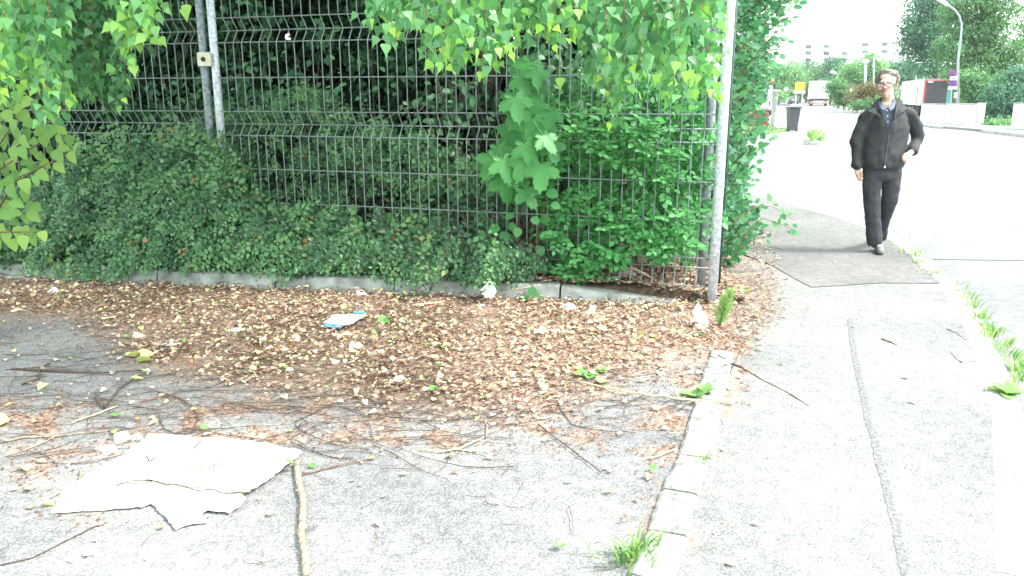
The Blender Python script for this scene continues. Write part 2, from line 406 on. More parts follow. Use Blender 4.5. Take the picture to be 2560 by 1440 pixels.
# sealed crack wandering along the pavement
ck = [(2125, 795), (2131, 850), (2140, 905), (2152, 960), (2163, 1005), (2170, 1050), (2188, 1100), (2196, 1150), (2209, 1190), (2221, 1240), (2236, 1295), (2246, 1345), (2256, 1400), (2268, 1450), (2290, 1540)]
L_, R_ = [], []
for i in range(len(ck) - 1):
    for k in range(8):
        t = k / 8; x = ck[i][0] + (ck[i + 1][0] - ck[i][0]) * t; y = ck[i][1] + (ck[i + 1][1] - ck[i][1]) * t
        wj = (8 + 3 * noise.noise(Vector((i * 3 + t * 3, 1, 0))) + 2.5 * random.random()) * (y / 1100)
        cx_ = x + 3 * noise.noise(Vector((y * .03, 5, 0)))
        L_.append(G(cx_ - wj, y, .0140)); R_.append(G(cx_ + wj, y, .0140))
mb = MB(); n = len(L_); mb.add(L_ + R_, [(i, n + i, n + i + 1, i + 1) for i in range(n - 1)])
o = mb.build('sealed_crack', M['tar']); o['kind'] = 'structure'
# soil behind the low kerb wall, rising a little towards the hedge
sv = []; nx, ny = 60, 30
for j in range(ny + 1):
    for i in range(nx + 1):
        x = -9 + 10.75 * i / nx; yk = 6.0 - (x - .37) * .171 + .06; y = yk + (14 - yk) * (j / ny) ** 1.6
        h_ = .085 + .06 * noise.noise(Vector((x * 2, y * 2, 0))) + .01 * j
        if x > 1.0: h_ = .02 + max(0, (1.75 - x)) * .08 + .01 * j * (1.75 - x)
        if j == 0: h_ = -.02
        sv.append((x, y, h_))
mb = MB().add(sv, [(j * (nx + 1) + i, j * (nx + 1) + i + 1, (j + 1) * (nx + 1) + i + 1, (j + 1) * (nx + 1) + i) for j in range(ny) for i in range(nx)])
o = mb.build('soil_bed', M['soil'], smooth=True); o['kind'] = 'structure'
# low concrete kerb wall of one-metre stones
kw = empty('kerb_wall', (0, 6.4, 0), 'low weathered concrete kerb wall between the leaf litter and the shrubs', 'kerb wall')
joints = [-420, -130, 60, 395, 690, 985, 1206, 1400, 1700]
def kerbpt(px): 
    x = G(px, np.interp(px, [-420, 0, 690, 1400, 1700], [665, 692, 722, 750, 762]))
    return x
for a, b in zip(joints[:-1], joints[1:]):
    A, B_ = kerbpt(a), kerbpt(b); d = (B_ - A).normalized(); nrm = Vector((-d.y, d.x, 0))
    A = A + d * .008; B_ = B_ - d * .008
    ha = .13; hb = .13 if b < 1700 else .035
    if a < 1500 and b >= 1700: ha = .12
    vs = []; fs = []; K = 8; prof = [(-.03, 0), (0, .6), (.012, .93), (.035, 1), (.13, 1), (.13, 0)]
    for k in range(K + 1):
        t = k / K; p = A.lerp(B_, t); h = ha + (hb - ha) * t
        for (o1, zz) in prof:
            q = p + nrm * (o1 + .006 * noise.noise(Vector((p.x * 9, o1 * 20, zz * 3)))) + Vector((0, 0, -.02 + h * zz + (.012 * noise.noise(Vector((p.x * 5, 2, o1 * 9))) if zz > .5 else 0)))
            vs.append(q)
    m_ = len(prof)
    for k in range(K):
        for j in range(m_ - 1): fs.append((k * m_ + j, (k + 1) * m_ + j, (k + 1) * m_ + j + 1, k * m_ + j + 1))
    fs.append(tuple(range(m_))); fs.append(tuple(K * m_ + j for j in reversed(range(m_))))
    MB().add(vs, fs).build('kerb_stone', M['concrete'], kw)
# flush edging stones between yard and pavement
ed = empty('edging_strip', (.9, 3, 0), kind='structure')
es = [(1806, 884, 34), (1772, 1010, 36), (1737, 1152, 40), (1698, 1240, 44), (1668, 1345, 47), (1625, 1460, 50), (1560, 1640, 60)]
gaps = [6, 5, 3, 5, 8, 3]
for i in range(len(es) - 1):
    x0, y0, w0 = es[i]; x1, y1, w1 = es[i + 1]
    A = G(x0, y0); B_ = G(x1, y1); d = (B_ - A).normalized(); nrm = Vector((-d.y, d.x, 0))
    A = A + d * .006; B_ = B_ - d * .006; wd = .070
    vs = []; K = 10; prof = [(-wd, -.03), (-wd, .012), (-wd + .012, .022), (wd - .012, .022), (wd, .012), (wd, -.03)]
    for k in range(K + 1):
        p = A.lerp(B_, k / K)
        for (o1, zz) in prof:
            jit = noise.noise(Vector((p.y * 9, o1 * 30, i)))
            jit2 = noise.noise(Vector((p.y * 31, o1 * 50, i + 7)))
            vs.append(p + nrm * (o1 + (.012 * jit + .007 * jit2) * (1 if abs(o1) > .05 else 0)) + Vector((0, 0, zz + .004 * jit)))
    fs = []
    for k in range(K):
        for j in range(5): fs.append((k * 6 + j, (k + 1) * 6 + j, (k + 1) * 6 + j + 1, k * 6 + j + 1))
    fs += [tuple(range(6)), tuple(K * 6 + j for j in reversed(range(6)))]
    MB().add(vs, fs).build('edging_stone', M['edge'], ed)
# kerb stones along the road
rk = empty('road_kerb', (5, 7, 0), kind='structure')
kin = [(1835, 476), (1920, 499), (2010, 524), (2100, 548), (2165, 573), (2222, 600), (2290, 655), (2350, 712), (2392, 785), (2428, 862), (2458, 950), (2482, 1040), (2490, 1200), (2490, 1440), (2480, 1700)]
M['kerbstone'] = basic('kerb granite', (.40, .40, .39), .85, var=.2, scale=60, bump=.6, bscale=150)
kp = [G(*p) for p in kin]
for i in range(len(kp) - 1):
    A, B_ = kp[i], kp[i + 1]; d = (B_ - A).normalized(); nrm = Vector((d.y, -d.x, 0))
    if nrm.x < 0: nrm = -nrm
    n0 = nrm
    A = A + d * .006; B_ = B_ - d * .006
    vs = []; K = 6; prof = [(-0.006, -.08), (-0.006, .0125), (.012, .018), (.12, .016), (.135, .005), (.14, -.08)]
    for k in range(K + 1):
        p = A.lerp(B_, k / K)
        for (o1, zz) in prof:
            vs.append(p + n0 * (o1 + .005 * noise.noise(Vector((p.y * 7, o1 * 30, 3)))) + Vector((0, 0, zz + .003 * noise.noise(Vector((p.x * 9, p.y * 9, 0))))))
    fs = []
    for k in range(K):
        for j in range(5): fs.append((k * 6 + j, (k + 1) * 6 + j, (k + 1) * 6 + j + 1, k * 6 + j + 1))
    fs += [tuple(range(6)), tuple(K * 6 + j for j in reversed(range(6)))]
    MB().add(vs, fs).build('kerb_stone', M['kerbstone'], rk)
# transverse joint in the road slab
mb = MB(); a = G(2335, 648, -.040); b = G(2620, 652, -.040)
mb.add([a, b, b + Vector((0, .035, 0)), a + Vector((0, .03, 0))], [(0, 1, 2, 3)])
o = mb.build('road_joint', M['tar']); o['kind'] = 'structure'
# ================================================================ FENCE
FA = Vector((1.505, 5.86, 0)); FD = Vector((-1, .302, 0)).normalized(); FN = Vector((FD.y, -FD.x, 0))   # FN points away from the viewer
if FN.y < 0: FN = -FN
def onf(s, z, off=0): return FA + FD * s + FN * off + Vector((0, 0, z))
def z_at(px, py, Y): return P(px, py, Y).z
row_px = [718, 677, 648, 555, 457, 358, 325, 287, 186, 80, 42, 5]
rows = [z_at(1795, y, 5.87) for y in row_px]
top = rows[-1]
rows += [top + .30, top + .60, top + .90, top + 1.0]
mid_v = [6, 10]                                   # rows at the middle of a bend: pressed back
rows[1] = rows[1]
def bendoff(z):
    if abs(z - rows[1]) < 1e-4 or abs(z - rows[6]) < 1e-4 or abs(z - rows[10]) < 1e-4: return .075
    return 0
def panel(s0, s1, label, hw=.0828):
    t = empty('wire_fence', onf((s0 + s1) / 2, rows[0]), label, 'fence panel', 'welded wire fence panels beside the yard')
    n = int(round((s1 - s0) / hw)); h = (s1 - s0) / n
    z0 = rows[0]; zt = rows[-1]
    for z in rows:
        k = 14
        pts = [onf(s0 - .015 + (s1 - s0 + .03) * i / k, z + .003 * noise.noise(Vector((i * .7, z, s0))), bendoff(z) + .012) for i in range(k + 1)]
        MB().tube(pts, .0055, 5).build('horizontal_wire', M['wire'], t, smooth=True)
    for i in range(1, n):
        s = s0 + h * i; zs = sorted(set([z0 - .01] + rows + [zt + .03]))
        pts = []
        for z in zs: pts.append(onf(s + .0015 * noise.noise(Vector((s * 9, z * 2, 1))), z, bendoff(z)))
        MB().tube(pts, .0045, 5).build('vertical_wire', M['wire'], t, smooth=True)
    return t
SL = 4.22                                         # distance to the pair of posts
panel(.045, SL - .045, 'long welded wire fence panel between the two pairs of posts')
panel(SL + .13, SL + 5.4, 'welded wire fence panel running left from the posts with the square clamp')
def post(s, off, r, h, mat, label, z0=0.0, lean=0):
    b0 = onf(s, z0, off)
    t = empty('fence_post', b0, label, 'fence post')
    pts = [b0, b0 + Vector((lean * .5, 0, h * .5)), b0 + Vector((lean, 0, h))]
    mb = MB(); n = 16
    mb.tube(pts, r, n); mb.build('tube', mat, t, smooth=True)
    MB().tube([pts[2], pts[2] + Vector((0, 0, .012)), pts[2] + Vector((0, 0, .03))], [r * 1.08, r * 1.08, r * .7], n).build('post_cap', M['galv_dull'], t)
    return t
post(.0, -.01, .037, 3.3, M['galv'], 'bright galvanised round fence post nearest the pavement', -.02)
post(.10, .25, .034, 3.3, M['galv_dull'], 'dull grey round post just behind the bright end post', -.02)
post(-.02, .33, .022, 3.0, M['green_paint'], 'dark green post hidden between the two end posts', -.02)
post(SL + .01, .04, .034, 3.3, M['galv'], 'galvanised post right of the square clamp plate', 0)
post(SL + .12, .04, .034, 3.3, M['galv_dull'], 'mossy galvanised post left of the square clamp plate', 0)
# clamp plate holding the twin posts together
cpos = onf(SL + .065, z_at(513, 148, 7.05), -.025)
cl = empty('clamp_plate', cpos, 'square cream clamp plate fixed across the twin fence posts', 'clamp')
rzf = math.atan2(FD.y, FD.x)
MB().box(cpos, (.13, .03, .115), rzf, .006).build('plate', M['cream'], cl)
MB().box(cpos + FN * .085, (.15, .012, .115), rzf, .003).build('back_plate', M['galv_dull'], cl)
bf = cpos - FN * .016
MB().tube([bf, bf - FN * .012], [.020, .018], 12).build('hole_disc', M['black'], cl)  # black disc added where the plate has a dark hole
# ties on the end post
for k, (pz, nm) in enumerate([(rows[4] - .02, 'loose wire tie twisted round the end post below the middle row'), (rows[8] + .3, 'dark wire band round the end post near the top')]):
    mb = MB(); c = onf(0, pz, -.01)
    pts = [c + Vector((math.cos(a) * .041, math.sin(a) * .041, .012 * math.sin(a * 2))) for a in np.linspace(0, 6.0, 16)]
    if k == 0: pts += [c + Vector((-.05, -.03, .05)), c + Vector((-.09, -.05, .10))]
    mb.tube(pts, .003, 4); tag(mb.build('wire_tie', M['wire']), nm, 'wire tie')
# ================================================================ VEGETATION ROUND THE YARD
def PF(px, py, off=0.0):
    r = ray(px, py); k = r.x / r.y
    # plane of the fence, moved back by off metres
    c = FA + FN * off
    Y = (c.y + .302 * c.x) / (1 + .302 * k)
    return P(px, py, Y)
L = {}
L['cot'] = leafmat('cotoneaster leaf', [(0, (.016, .052, .024)), (.5, (.046, .14, .058)), (.85, (.10, .25, .105)), (.93, (.12, .26, .09)), (1, (.34, .13, .03))], .22, .42, (1.1, 1.3, .7), spec=.5)
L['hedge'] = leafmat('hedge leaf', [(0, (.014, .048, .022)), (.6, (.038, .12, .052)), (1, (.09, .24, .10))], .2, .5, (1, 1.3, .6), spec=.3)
L['snow'] = leafmat('snowberry leaf', [(0, (.035, .14, .05)), (.6, (.08, .29, .10)), (1, (.17, .46, .17))], .35, .5, (1, 1.3, .6))
L['maple'] = leafmat('maple leaf', [(0, (.04, .18, .055)), (1, (.09, .32, .09))], .3, .45, (1.1, 1.3, .6), spec=.4)
L['knot'] = leafmat('knotweed leaf', [(0, (.08, .19, .05)), (.5, (.17, .33, .09)), (1, (.30, .46, .11))], .3, .5, (1, 1.2, .6))
L['birch'] = leafmat('birch leaf', [(0, (.035, .12, .055)), (.45, (.08, .24, .10)), (.8, (.16, .38, .15)), (.93, (.22, .46, .12)), (1, (.36, .54, .09))], .42, .4, (1.05, 1.3, .55), spec=.5)
L['blue'] = leafmat('tree leaf', [(0, (.04, .14, .08)), (.6, (.075, .24, .12)), (1, (.17, .38, .15))], .5, .5, (1.1, 1.3, .9))
L['weed'] = leafmat('weed leaf', [(0, (.08, .19, .06)), (.7, (.20, .36, .13)), (1, (.42, .48, .24))], .35, .55)
L['dry'] = leafmat('dry leaf', [(0, (.11, .082, .066)), (.22, (.21, .15, .118)), (.40, (.29, .205, .155)), (.445, (.42, .19, .09)), (.49, (.31, .22, .165)), (.74, (.44, .32, .24)), (.86, (.64, .52, .40)), (.93, (.58, .52, .26)), (.97, (.46, .48, .16)), (1, (.16, .34, .10))], .10, .7, (1, 1, 1))
def tones(n, c=.5, s=.22): return np.clip(RNG.normal(c, s, n), 0, .999)
def along(pts, n):
    pts = [Vector(p) for p in pts]; ds = [0]
    for a, b in zip(pts[:-1], pts[1:]): ds.append(ds[-1] + (b - a).length)
    T_ = np.linspace(0, ds[-1], n); out = []; dirs = []
    for t in T_:
        i = max(0, min(len(pts) - 2, int(np.searchsorted(ds, t, 'right')) - 1))
        u = (t - ds[i]) / max(1e-9, ds[i + 1] - ds[i]); out.append(pts[i].lerp(pts[i + 1], u)); dirs.append((pts[i + 1] - pts[i]).normalized())
    return np.array([tuple(p) for p in out]), np.array([tuple(d) for d in dirs])
class Leaves:
    def __init__(s): s.p = []; s.d = []; s.n = []; s.s = []; s.t = []
    def add(s, p, d, n, sz, t):
        s.p.append(np.atleast_2d(p)); s.d.append(np.atleast_2d(d)); s.n.append(np.atleast_2d(n)); s.s.append(np.atleast_1d(sz)); s.t.append(np.atleast_1d(t))
    def put(s, parent, name, T, mat, singles=300, stuffname='foliage', near=None):
        p = np.concatenate(s.p); d = np.concatenate(s.d); n = np.concatenate(s.n); sz = np.concatenate(s.s); t = np.concatenate(s.t)
        return put_leaves(parent, name, T, p, basis(d, n), sz, t, mat, singles, stuffname, near)
def twigs_batch(start, dirv, length, nl, leafsize, tone_c, droop=.5, width=.02, face=(0, -1, .4)):
    """many arching twigs with two rows of leaves; numpy over twigs"""
    n = len(start); out = Leaves(); length = np.asarray(length).reshape(-1, 1)
    tw_t = tones(n, tone_c, .26)
    for k in range(nl):
        u = (k + 1) / nl
        p = start + dirv * length * u + np.array([0, 0, -1]) * droop * length * u * u
        tang = unit(dirv + np.array([0, 0, -2]) * droop * u)
        side = unit(np.cross(tang, np.array(face) + rv(n, .15))) * (1 if k % 2 else -1)
        d = unit(side + tang * .55 + rv(n, .22)) if k < nl - 1 else tang
        nn = unit(np.array(face) + rv(n, .45))
        out.add(p + rv(n, .004), d, nn, leafsize * RNG.uniform(.5, 1.2, n) * (1.05 - .3 * u), np.clip(tw_t + RNG.normal(0, .1, n) + .25 * u - .06, 0, .93))  # tone lightens to the twig tip, highlights put into leaf colour
    return out
# ---- low shrub spilling over the kerb wall (in front of the wire)
def interp(x, a): return np.interp(x, [q[0] for q in a], [q[1] for q in a])
top_f = [(-200, 500), (0, 530), (120, 475), (200, 425), (280, 395), (400, 388), (500, 392), (550, 405), (600, 500), (660, 560), (740, 590), (800, 575), (880, 600), (940, 585), (1000, 640), (1060, 625), (1120, 662), (1250, 676), (1330, 690)]
bot_f = [(-200, 650), (0, 655), (150, 690), (250, 706), (330, 680), (420, 675), (560, 668), (650, 672), (720, 696), (780, 674), (870, 676), (960, 690), (1010, 712), (1050, 704), (1120, 680), (1190, 700), (1250, 690), (1330, 700)]
def surf(px, py, back):
    pts = []
    for x, y, bk in zip(px, py, back):
        yt = interp(x, top_f); yb = interp(x, bot_f); t = min(1, max(0, (y - yt) / max(1, yb - yt)))
        f = PF(x, y, -.02); front = G(x, interp(x, [(-420, 665), (0, 692), (690, 722), (1400, 750)])).y - .07
        Y = f.y + (front - f.y) * (t ** .8) + bk
        pts.append(tuple(P(x, y, Y)))
    return np.array(pts)
def shrub(name, label, npx, top, bot, xr, mode, leafsize, nl, tone, mat, T=T_SMALL, singles=300, length=(.18, .38), dirm=(-.55, -.55, -.05), droop=.45, off=(.08, .5), cat='shrub', stem=None):
    px = RNG.uniform(xr[0], xr[1], npx); u = RNG.uniform(0, 1, npx)
    yt = np.interp(px, [q[0] for q in top], [q[1] for q in top]); yb = np.interp(px, [q[0] for q in bot], [q[1] for q in bot])
    py = yt + (yb - yt) * u
    ok = np.array([noise.noise(Vector((x * .011, y * .016, 3.3))) > -.22 + (0 if mode == 'front' else .05) for x, y in zip(px, py)]); 
    if mode == 'front': ok |= RNG.uniform(0, 1, npx) < .75
    else: ok |= RNG.uniform(0, 1, npx) < .25
    px, py = px[ok], py[ok]; n = len(px)
    if mode == 'front': tip = surf(px, py, RNG.uniform(-.04, .12, n) - np.array([.30 * noise.noise(Vector((x * .012, y * .018, 7))) + .16 * noise.noise(Vector((x * .035, y * .045, 2))) for x, y in zip(px, py)]))
    else:
        of = RNG.uniform(off[0], off[1], n); tip = np.array([tuple(PF(x, y, o_)) for x, y, o_ in zip(px, py, of)])
    d = unit(np.array(dirm) + rv(n, .42)); ln = RNG.uniform(length[0], length[1], n)
    start = tip - d * ln[:, None] * .8 + np.array([0, 0, 1]) * (droop * ln[:, None] * .8)
    c = tip.mean(0); root = empty(name, (c[0], c[1], .1), label, cat)
    lv = twigs_batch(start, d, ln, nl, leafsize, tone, droop)
    lv.t = [np.where(RNG.uniform(0, 1, len(t_)) < .008, .99, t_) for t_ in lv.t]
    lv.put(root, 'leaf', T, mat, singles)
    # woody stems
    mb = MB(); pick = RNG.choice(n, min(n, 150 if mode == 'front' else 90), replace=False)
    for i in pick:
        a = Vector(start[i]); b = a + Vector(d[i]) * ln[i] + Vector((0, 0, -droop * ln[i])); r_ = Vector((a.x + random.uniform(-.3, .3), a.y + .25, .08))
        mb.tube([r_, (r_ + a) / 2 + Vector((0, 0, .15)), a, (a + b) / 2 + Vector((0, 0, .12 * droop * ln[i])), b], [.006, .005, .004, .003, .0015], 3, cap=False)
    o = mb.build('stem', M['bark_d'], root); o['kind'] = 'stuff'
    return root
shrub('cotoneaster_shrub', 'spreading small-leaved dark green shrub spilling over the kerb wall left of the posts', 2700, top_f, bot_f, (-120, 620), 'front', .052, 14, .52, L['cot'])
shrub('cotoneaster_shrub', 'low small-leaved shrub creeping along the kerb wall in the middle of the fence', 1250, top_f, bot_f, (600, 1330), 'front', .052, 13, .52, L['cot'])
top_b = [(380, 370), (450, 320), (560, 262), (640, 232), (760, 205), (850, 270), (960, 300), (1060, 330), (1150, 400), (1280, 420)]
bot_b = [(380, 560), (600, 600), (900, 640), (1280, 690)]
shrub('privet_shrub', 'dark bushy shrub with small leaves pressing against the back of the wire mesh', 1500, top_b, bot_b, (380, 1280), 'back', .056, 12, .6, L['cot'], dirm=(-.2, -.5, .35), droop=.25, off=(.06, .55))
top_s = [(x, y - 70) for x, y in top_f]; bot_s = [(x, y + 60) for x, y in top_f]
shrub('honeysuckle_shrub', 'upright leafy shoots rising out of the low shrub against the mesh', 520, top_s, bot_s, (60, 1250), 'back', .062, 11, .75, L['cot'], T_OVAL, dirm=(.05, -.45, .9), droop=.12, off=(-.28, .1), length=(.25, .5))
# ---- snowberry, bright, right of the maple
snow_top = [(1290, 330), (1400, 190), (1500, 170), (1650, 200), (1770, 260), (1800, 300)]
snow_bot = [(1290, 640), (1340, 690), (1420, 700), (1480, 690), (1560, 650), (1700, 655), (1790, 640)]
shrub('snowberry_shrub', 'bright green leafy shrub behind the mesh beside the end posts', 1150, snow_top, snow_bot, (1300, 1790), 'back', .062, 10, .42, L['snow'], T_OVAL, dirm=(.15, -.6, .1), droop=.25, off=(.08, .75), length=(.2, .4))
snow_spots = [(1340, 455, 60), (1400, 390, 40), (1450, 330, 40), (1530, 300, 40), (1560, 400, 55), (1640, 385, 50), (1400, 500, 40), (1470, 520, 55), (1560, 560, 60), (1620, 600, 60), (1680, 610, 55), (1400, 585, 45), (1480, 640, 70), (1430, 680, 45), (1530, 640, 50), (1390, 690, 30), (1470, 690, 30), (1500, 380, 40), (1610, 330, 40), (1700, 540, 40), (1660, 450, 40)]
root = empty('snowberry_shrub', PF(1500, 690, .1), 'light green sprays of the shrub pushing towards the mesh low on the right', 'shrub')
lv = Leaves(); mb = MB()
for x, y, r_ in snow_spots:
    for k in range(int(r_ * .42)):
        a = PF(x + random.gauss(0, r_ * .45), y + random.gauss(0, r_ * .22), random.uniform(-.04, .14))
        d = Vector((random.gauss(0, .7), -.6, random.gauss(.1, .35))).normalized(); ln = .16
        mb.tube([a, a + d * ln], [.003, .0015], 3, cap=False)
        t0 = random.uniform(.6, 1.0)
        for q in range(6):
            pp = a + d * ln * (q + 1) / 6; sd_ = d.cross(Vector((0, -.3, 1))).normalized() * (1 if q % 2 else -1)
            dd = (sd_ + d * .7 + Vector((random.gauss(0, .2), random.gauss(0, .2), random.gauss(0, .2)))) if q < 5 else d
            lv.add(np.array(pp), np.array(dd), np.array((random.gauss(0, .3), -.7, 1)), random.uniform(.045, .066), min(.99, max(0, random.gauss(t0, .1))))
lv.put(root, 'leaf', T_OVAL, L['snow']); o = mb.build('twig', M['bark_d'], root); o['kind'] = 'stuff'
# ---- maple sapling
root = empty('maple_sapling', PF(1270, 700, .05), 'young maple with big lobed leaves growing up through the wire mesh', 'sapling')
ms_ = [(795, 490, 95), (890, 490, 85), (865, 590, 95), (770, 640, 105), (850, 700, 95), (680, 765, 95), (745, 775, 95), (820, 770, 90), (910, 805, 100), (745, 860, 100), (940, 655, 80), (850, 320, 85), (825, 385, 80), (930, 610, 70), (790, 530, 90), (720, 715, 85), (955, 540, 70), (965, 695, 75), (850, 905, 85), (890, 350, 70), (800, 300, 70), (690, 860, 70), (640, 760, 60), (880, 870, 80), (760, 900, 60), (820, 940, 80), (905, 420, 70), (870, 430, 70), (800, 650, 80), (900, 740, 80), (770, 450, 60), (930, 475, 60)]
lv = Leaves()
for i, (zx, zy, w_) in enumerate(ms_):
    x, y = 860 + zx / 1.846, zy / 1.846; Lm = w_ / 1.846 / F * 6.3 * 1.5
    front = random.uniform(-.32, -.05) if i < 20 else random.uniform(0, .12)
    c = PF(x, y, front); a = R(random.gauss(180, 30) + (x - 1290) * -.25)
    d = Vector((math.sin(a), -.25, math.cos(a) * .9)); d.normalize()
    lv.add(np.array(c - d * Lm * .25), np.array(d), np.array((random.gauss(0, .25), -1, random.uniform(.3, .9))), Lm * .85, random.uniform(.3, 1) if i < 14 else random.uniform(0, .5))
lv.put(root, 'leaf', T_MAPLE, L['maple'])
st = [PF(1285, 700, .1), PF(1290, 600, .08), PF(1305, 500, .05), PF(1310, 400, 0), PF(1300, 300, .02), PF(1310, 180, .05)]
MB().tube(st, [.012, .011, .009, .007, .005, .003], 6).build('stem', M['bark_d'], root, smooth=True)
MB().tube([PF(1285, 510, .1), PF(1300, 490, -.06), PF(1322, 470, -.1)], [.013, .012, .010], 6).build('branch', M['bark'], root, smooth=True)
for x0, y0, x1, y1 in [(1308, 460, 1260, 440), (1310, 400, 1255, 345), (1310, 380, 1350, 340), (1305, 480, 1350, 445), (1305, 320, 1290, 268), (1312, 310, 1345, 265)]:
    MB().tube([PF(x0, y0, .02), PF((x0 + x1) / 2, (y0 + y1) / 2 - 6, -.02), PF(x1, y1, -.06)], [.004, .003, .002], 4).build('leaf_stalk', M['bark_r'], root)
# ---- lime seedling with round leaves
root = empty('lime_seedling', PF(1300, 715, -.05), 'seedling with round toothed leaves below the maple by the kerb wall', 'seedling')
rl = [(690, 1060, 48), (740, 1098, 50), (780, 1052, 40), (845, 1180, 55), (775, 1215, 50), (835, 1245, 48), (930, 1012, 45), (905, 1162, 45), (965, 895, 48), (800, 1075, 40), (905, 1235, 55), (870, 1200, 50), (920, 1090, 40), (640, 1095, 40), (725, 1150, 35), (865, 1345, 38), (840, 1385, 36), (888, 1372, 30), (760, 1000, 40), (980, 950, 40), (885, 1020, 38), (690, 1110, 30)]
lv = Leaves(); mb = MB(); hub = PF(1310, 700, .05)
for zx, zy, w_ in rl:
    x, y = 860 + zx / 1.846, zy / 1.846; s_ = w_ / 1.846 / F * 6.1 * 1.1
    c = PF(x, y, random.uniform(-.22, -.03)) if zy < 1300 else P(x, y, 5.9); a = R(random.gauss(180, 45))
    d = Vector((math.sin(a), -.35, math.cos(a) * .8)).normalized()
    lv.add(np.array(c - d * s_ * .5), np.array(d), np.array((random.gauss(0, .25), -.8, random.uniform(.4, .9))), s_, random.uniform(.3, .8))
    mb.tube([hub, (hub + c) / 2 + Vector((0, 0, .05)), c - d * s_ * .5], [.004, .003, .002], 4, cap=False)
lv.put(root, 'leaf', T_ROUND, L['maple']); mb.build('stem', M['bark_r'], root)
# ---- knotweed at the left edge
root = empty('knotweed', P(-40, 640, 5.9), 'tall knotweed with broad yellow-green heart leaves at the left edge', 'plant')
edge = [(250, 70), (280, 130), (320, 150), (355, 195), (385, 205), (415, 160), (440, 110), (480, 65), (510, 110), (560, 80), (600, 118), (640, 70)]
lv = Leaves(); mb = MB(); pts_ = []
for _ in range(4000):
    y = random.uniform(250, 620); x = random.uniform(-90, 190)
    if x > interp(y, edge): continue
    if any((x - a) ** 2 + (y - b) ** 2 < 21 ** 2 for a, b in pts_): continue
    pts_.append((x, y))
for x, y in pts_:
    Y = random.uniform(5.35, 5.9); c = P(x, y, Y); s_ = random.uniform(.07, .105)
    a = R(random.gauss(150, 35)); d = Vector((math.sin(a), -.3, math.cos(a))).normalized()
    lv.add(np.array(c - d * s_ * .5), np.array(d), np.array((random.gauss(-.1, .3), -.9, random.uniform(.3, .9))), s_, random.uniform(.2, .95))
for k, (x0, y0, x1, y1) in enumerate([(-80, 640, 60, 270), (-60, 620, 190, 370), (-90, 600, 140, 330), (-60, 640, 100, 500), (-60, 660, 110, 580), (-80, 640, 10, 300)]):
    a, b = P(x0, y0, 5.85), P(x1, y1, 5.6); m_ = (a + b) / 2 + Vector((-.06, 0, .12))
    MB().tube([a, m_, b], [.009, .006, .003], 5).build('stem', M['bark_r'], root, smooth=True)
lv.put(root, 'leaf', T_HEART, L['knot'])
# ---- hedge behind the fence: clumps of leaves, inner ones toned darker to carry the shade
def clumps(lv, n, cf, r, per, size, tone, face=None):
    for _ in range(n):
        c = np.array(cf()); k = int(per * random.uniform(.6, 1.4)); d = unit(rv(k)); rr = r * random.uniform(.6, 1.3) * RNG.uniform(.35, 1, k)[:, None] ** .6
        p = c + d * rr * np.array([1, 1, .8]); dd = unit(d + rv(k, .7) + np.array([0, -.1, -.25])); nn = unit(rv(k, .6) + np.array([0, -.5, .8]))
        lv.add(p, dd, nn, size * RNG.uniform(.65, 1.25, k), np.clip(RNG.normal(tone, .2, k), 0, .999))
root = empty('hedge', onf(4, .1, 1.4), 'tall dense dark hedge filling the space behind the whole fence', 'hedge')
lv = Leaves()
def hc():
    while True:
        s = random.uniform(-.25, 11); z = random.uniform(.1, 4.6); off = random.uniform(.7, 2.6)
        p = onf(s, z, off)
        if PX(p.x + .3, p.y, 1.5)[0] < 1815 and noise.noise(Vector((s * .75, z * .9, off * .5 + 4))) > -.08: return p
clumps(lv, 560, hc, .34, 75, .078, .42)
lv.put(root, 'leaf', T_OVAL, L['hedge'], 300)
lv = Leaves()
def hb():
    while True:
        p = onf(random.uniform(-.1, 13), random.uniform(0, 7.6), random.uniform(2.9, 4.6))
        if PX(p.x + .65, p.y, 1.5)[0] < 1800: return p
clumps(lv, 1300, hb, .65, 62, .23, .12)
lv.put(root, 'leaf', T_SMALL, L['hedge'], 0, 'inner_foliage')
mb = MB()
for k in range(46):
    a = onf(random.uniform(1.2, 9), .05, random.uniform(.8, 2.6)); p = [a]
    for q in range(5): p.append(p[-1] + Vector((random.gauss(0, .16), random.gauss(0, .12), random.uniform(.3, .6))))
    mb.tube(p, [.018, .015, .012, .009, .006, .004], 5, cap=False)
o = mb.build('trunk', M['trunk'], root, smooth=True); o['kind'] = 'stuff'
# bare thin branches that show through the mesh
for (pts, r_) in [([(1035, 290), (1080, 245), (1150, 210), (1230, 200)], .005), ([(900, 330), (960, 300), (1010, 270), (1080, 262)], .004), ([(1400, 0), (1412, 60), (1400, 130), (1410, 250)], .004), ([(1220, 640), (1100, 600), (1000, 560), (940, 545)], .006), ([(690, 520), (760, 430), (800, 350)], .004), ([(840, 560), (900, 480), (1000, 420)], .004)]:
    tag(MB().tube([PF(x, y, .35) for x, y in pts], [r_, r_ * .9, r_ * .7, r_ * .5][:len(pts)], 5).build('branch', M['bark'], root))
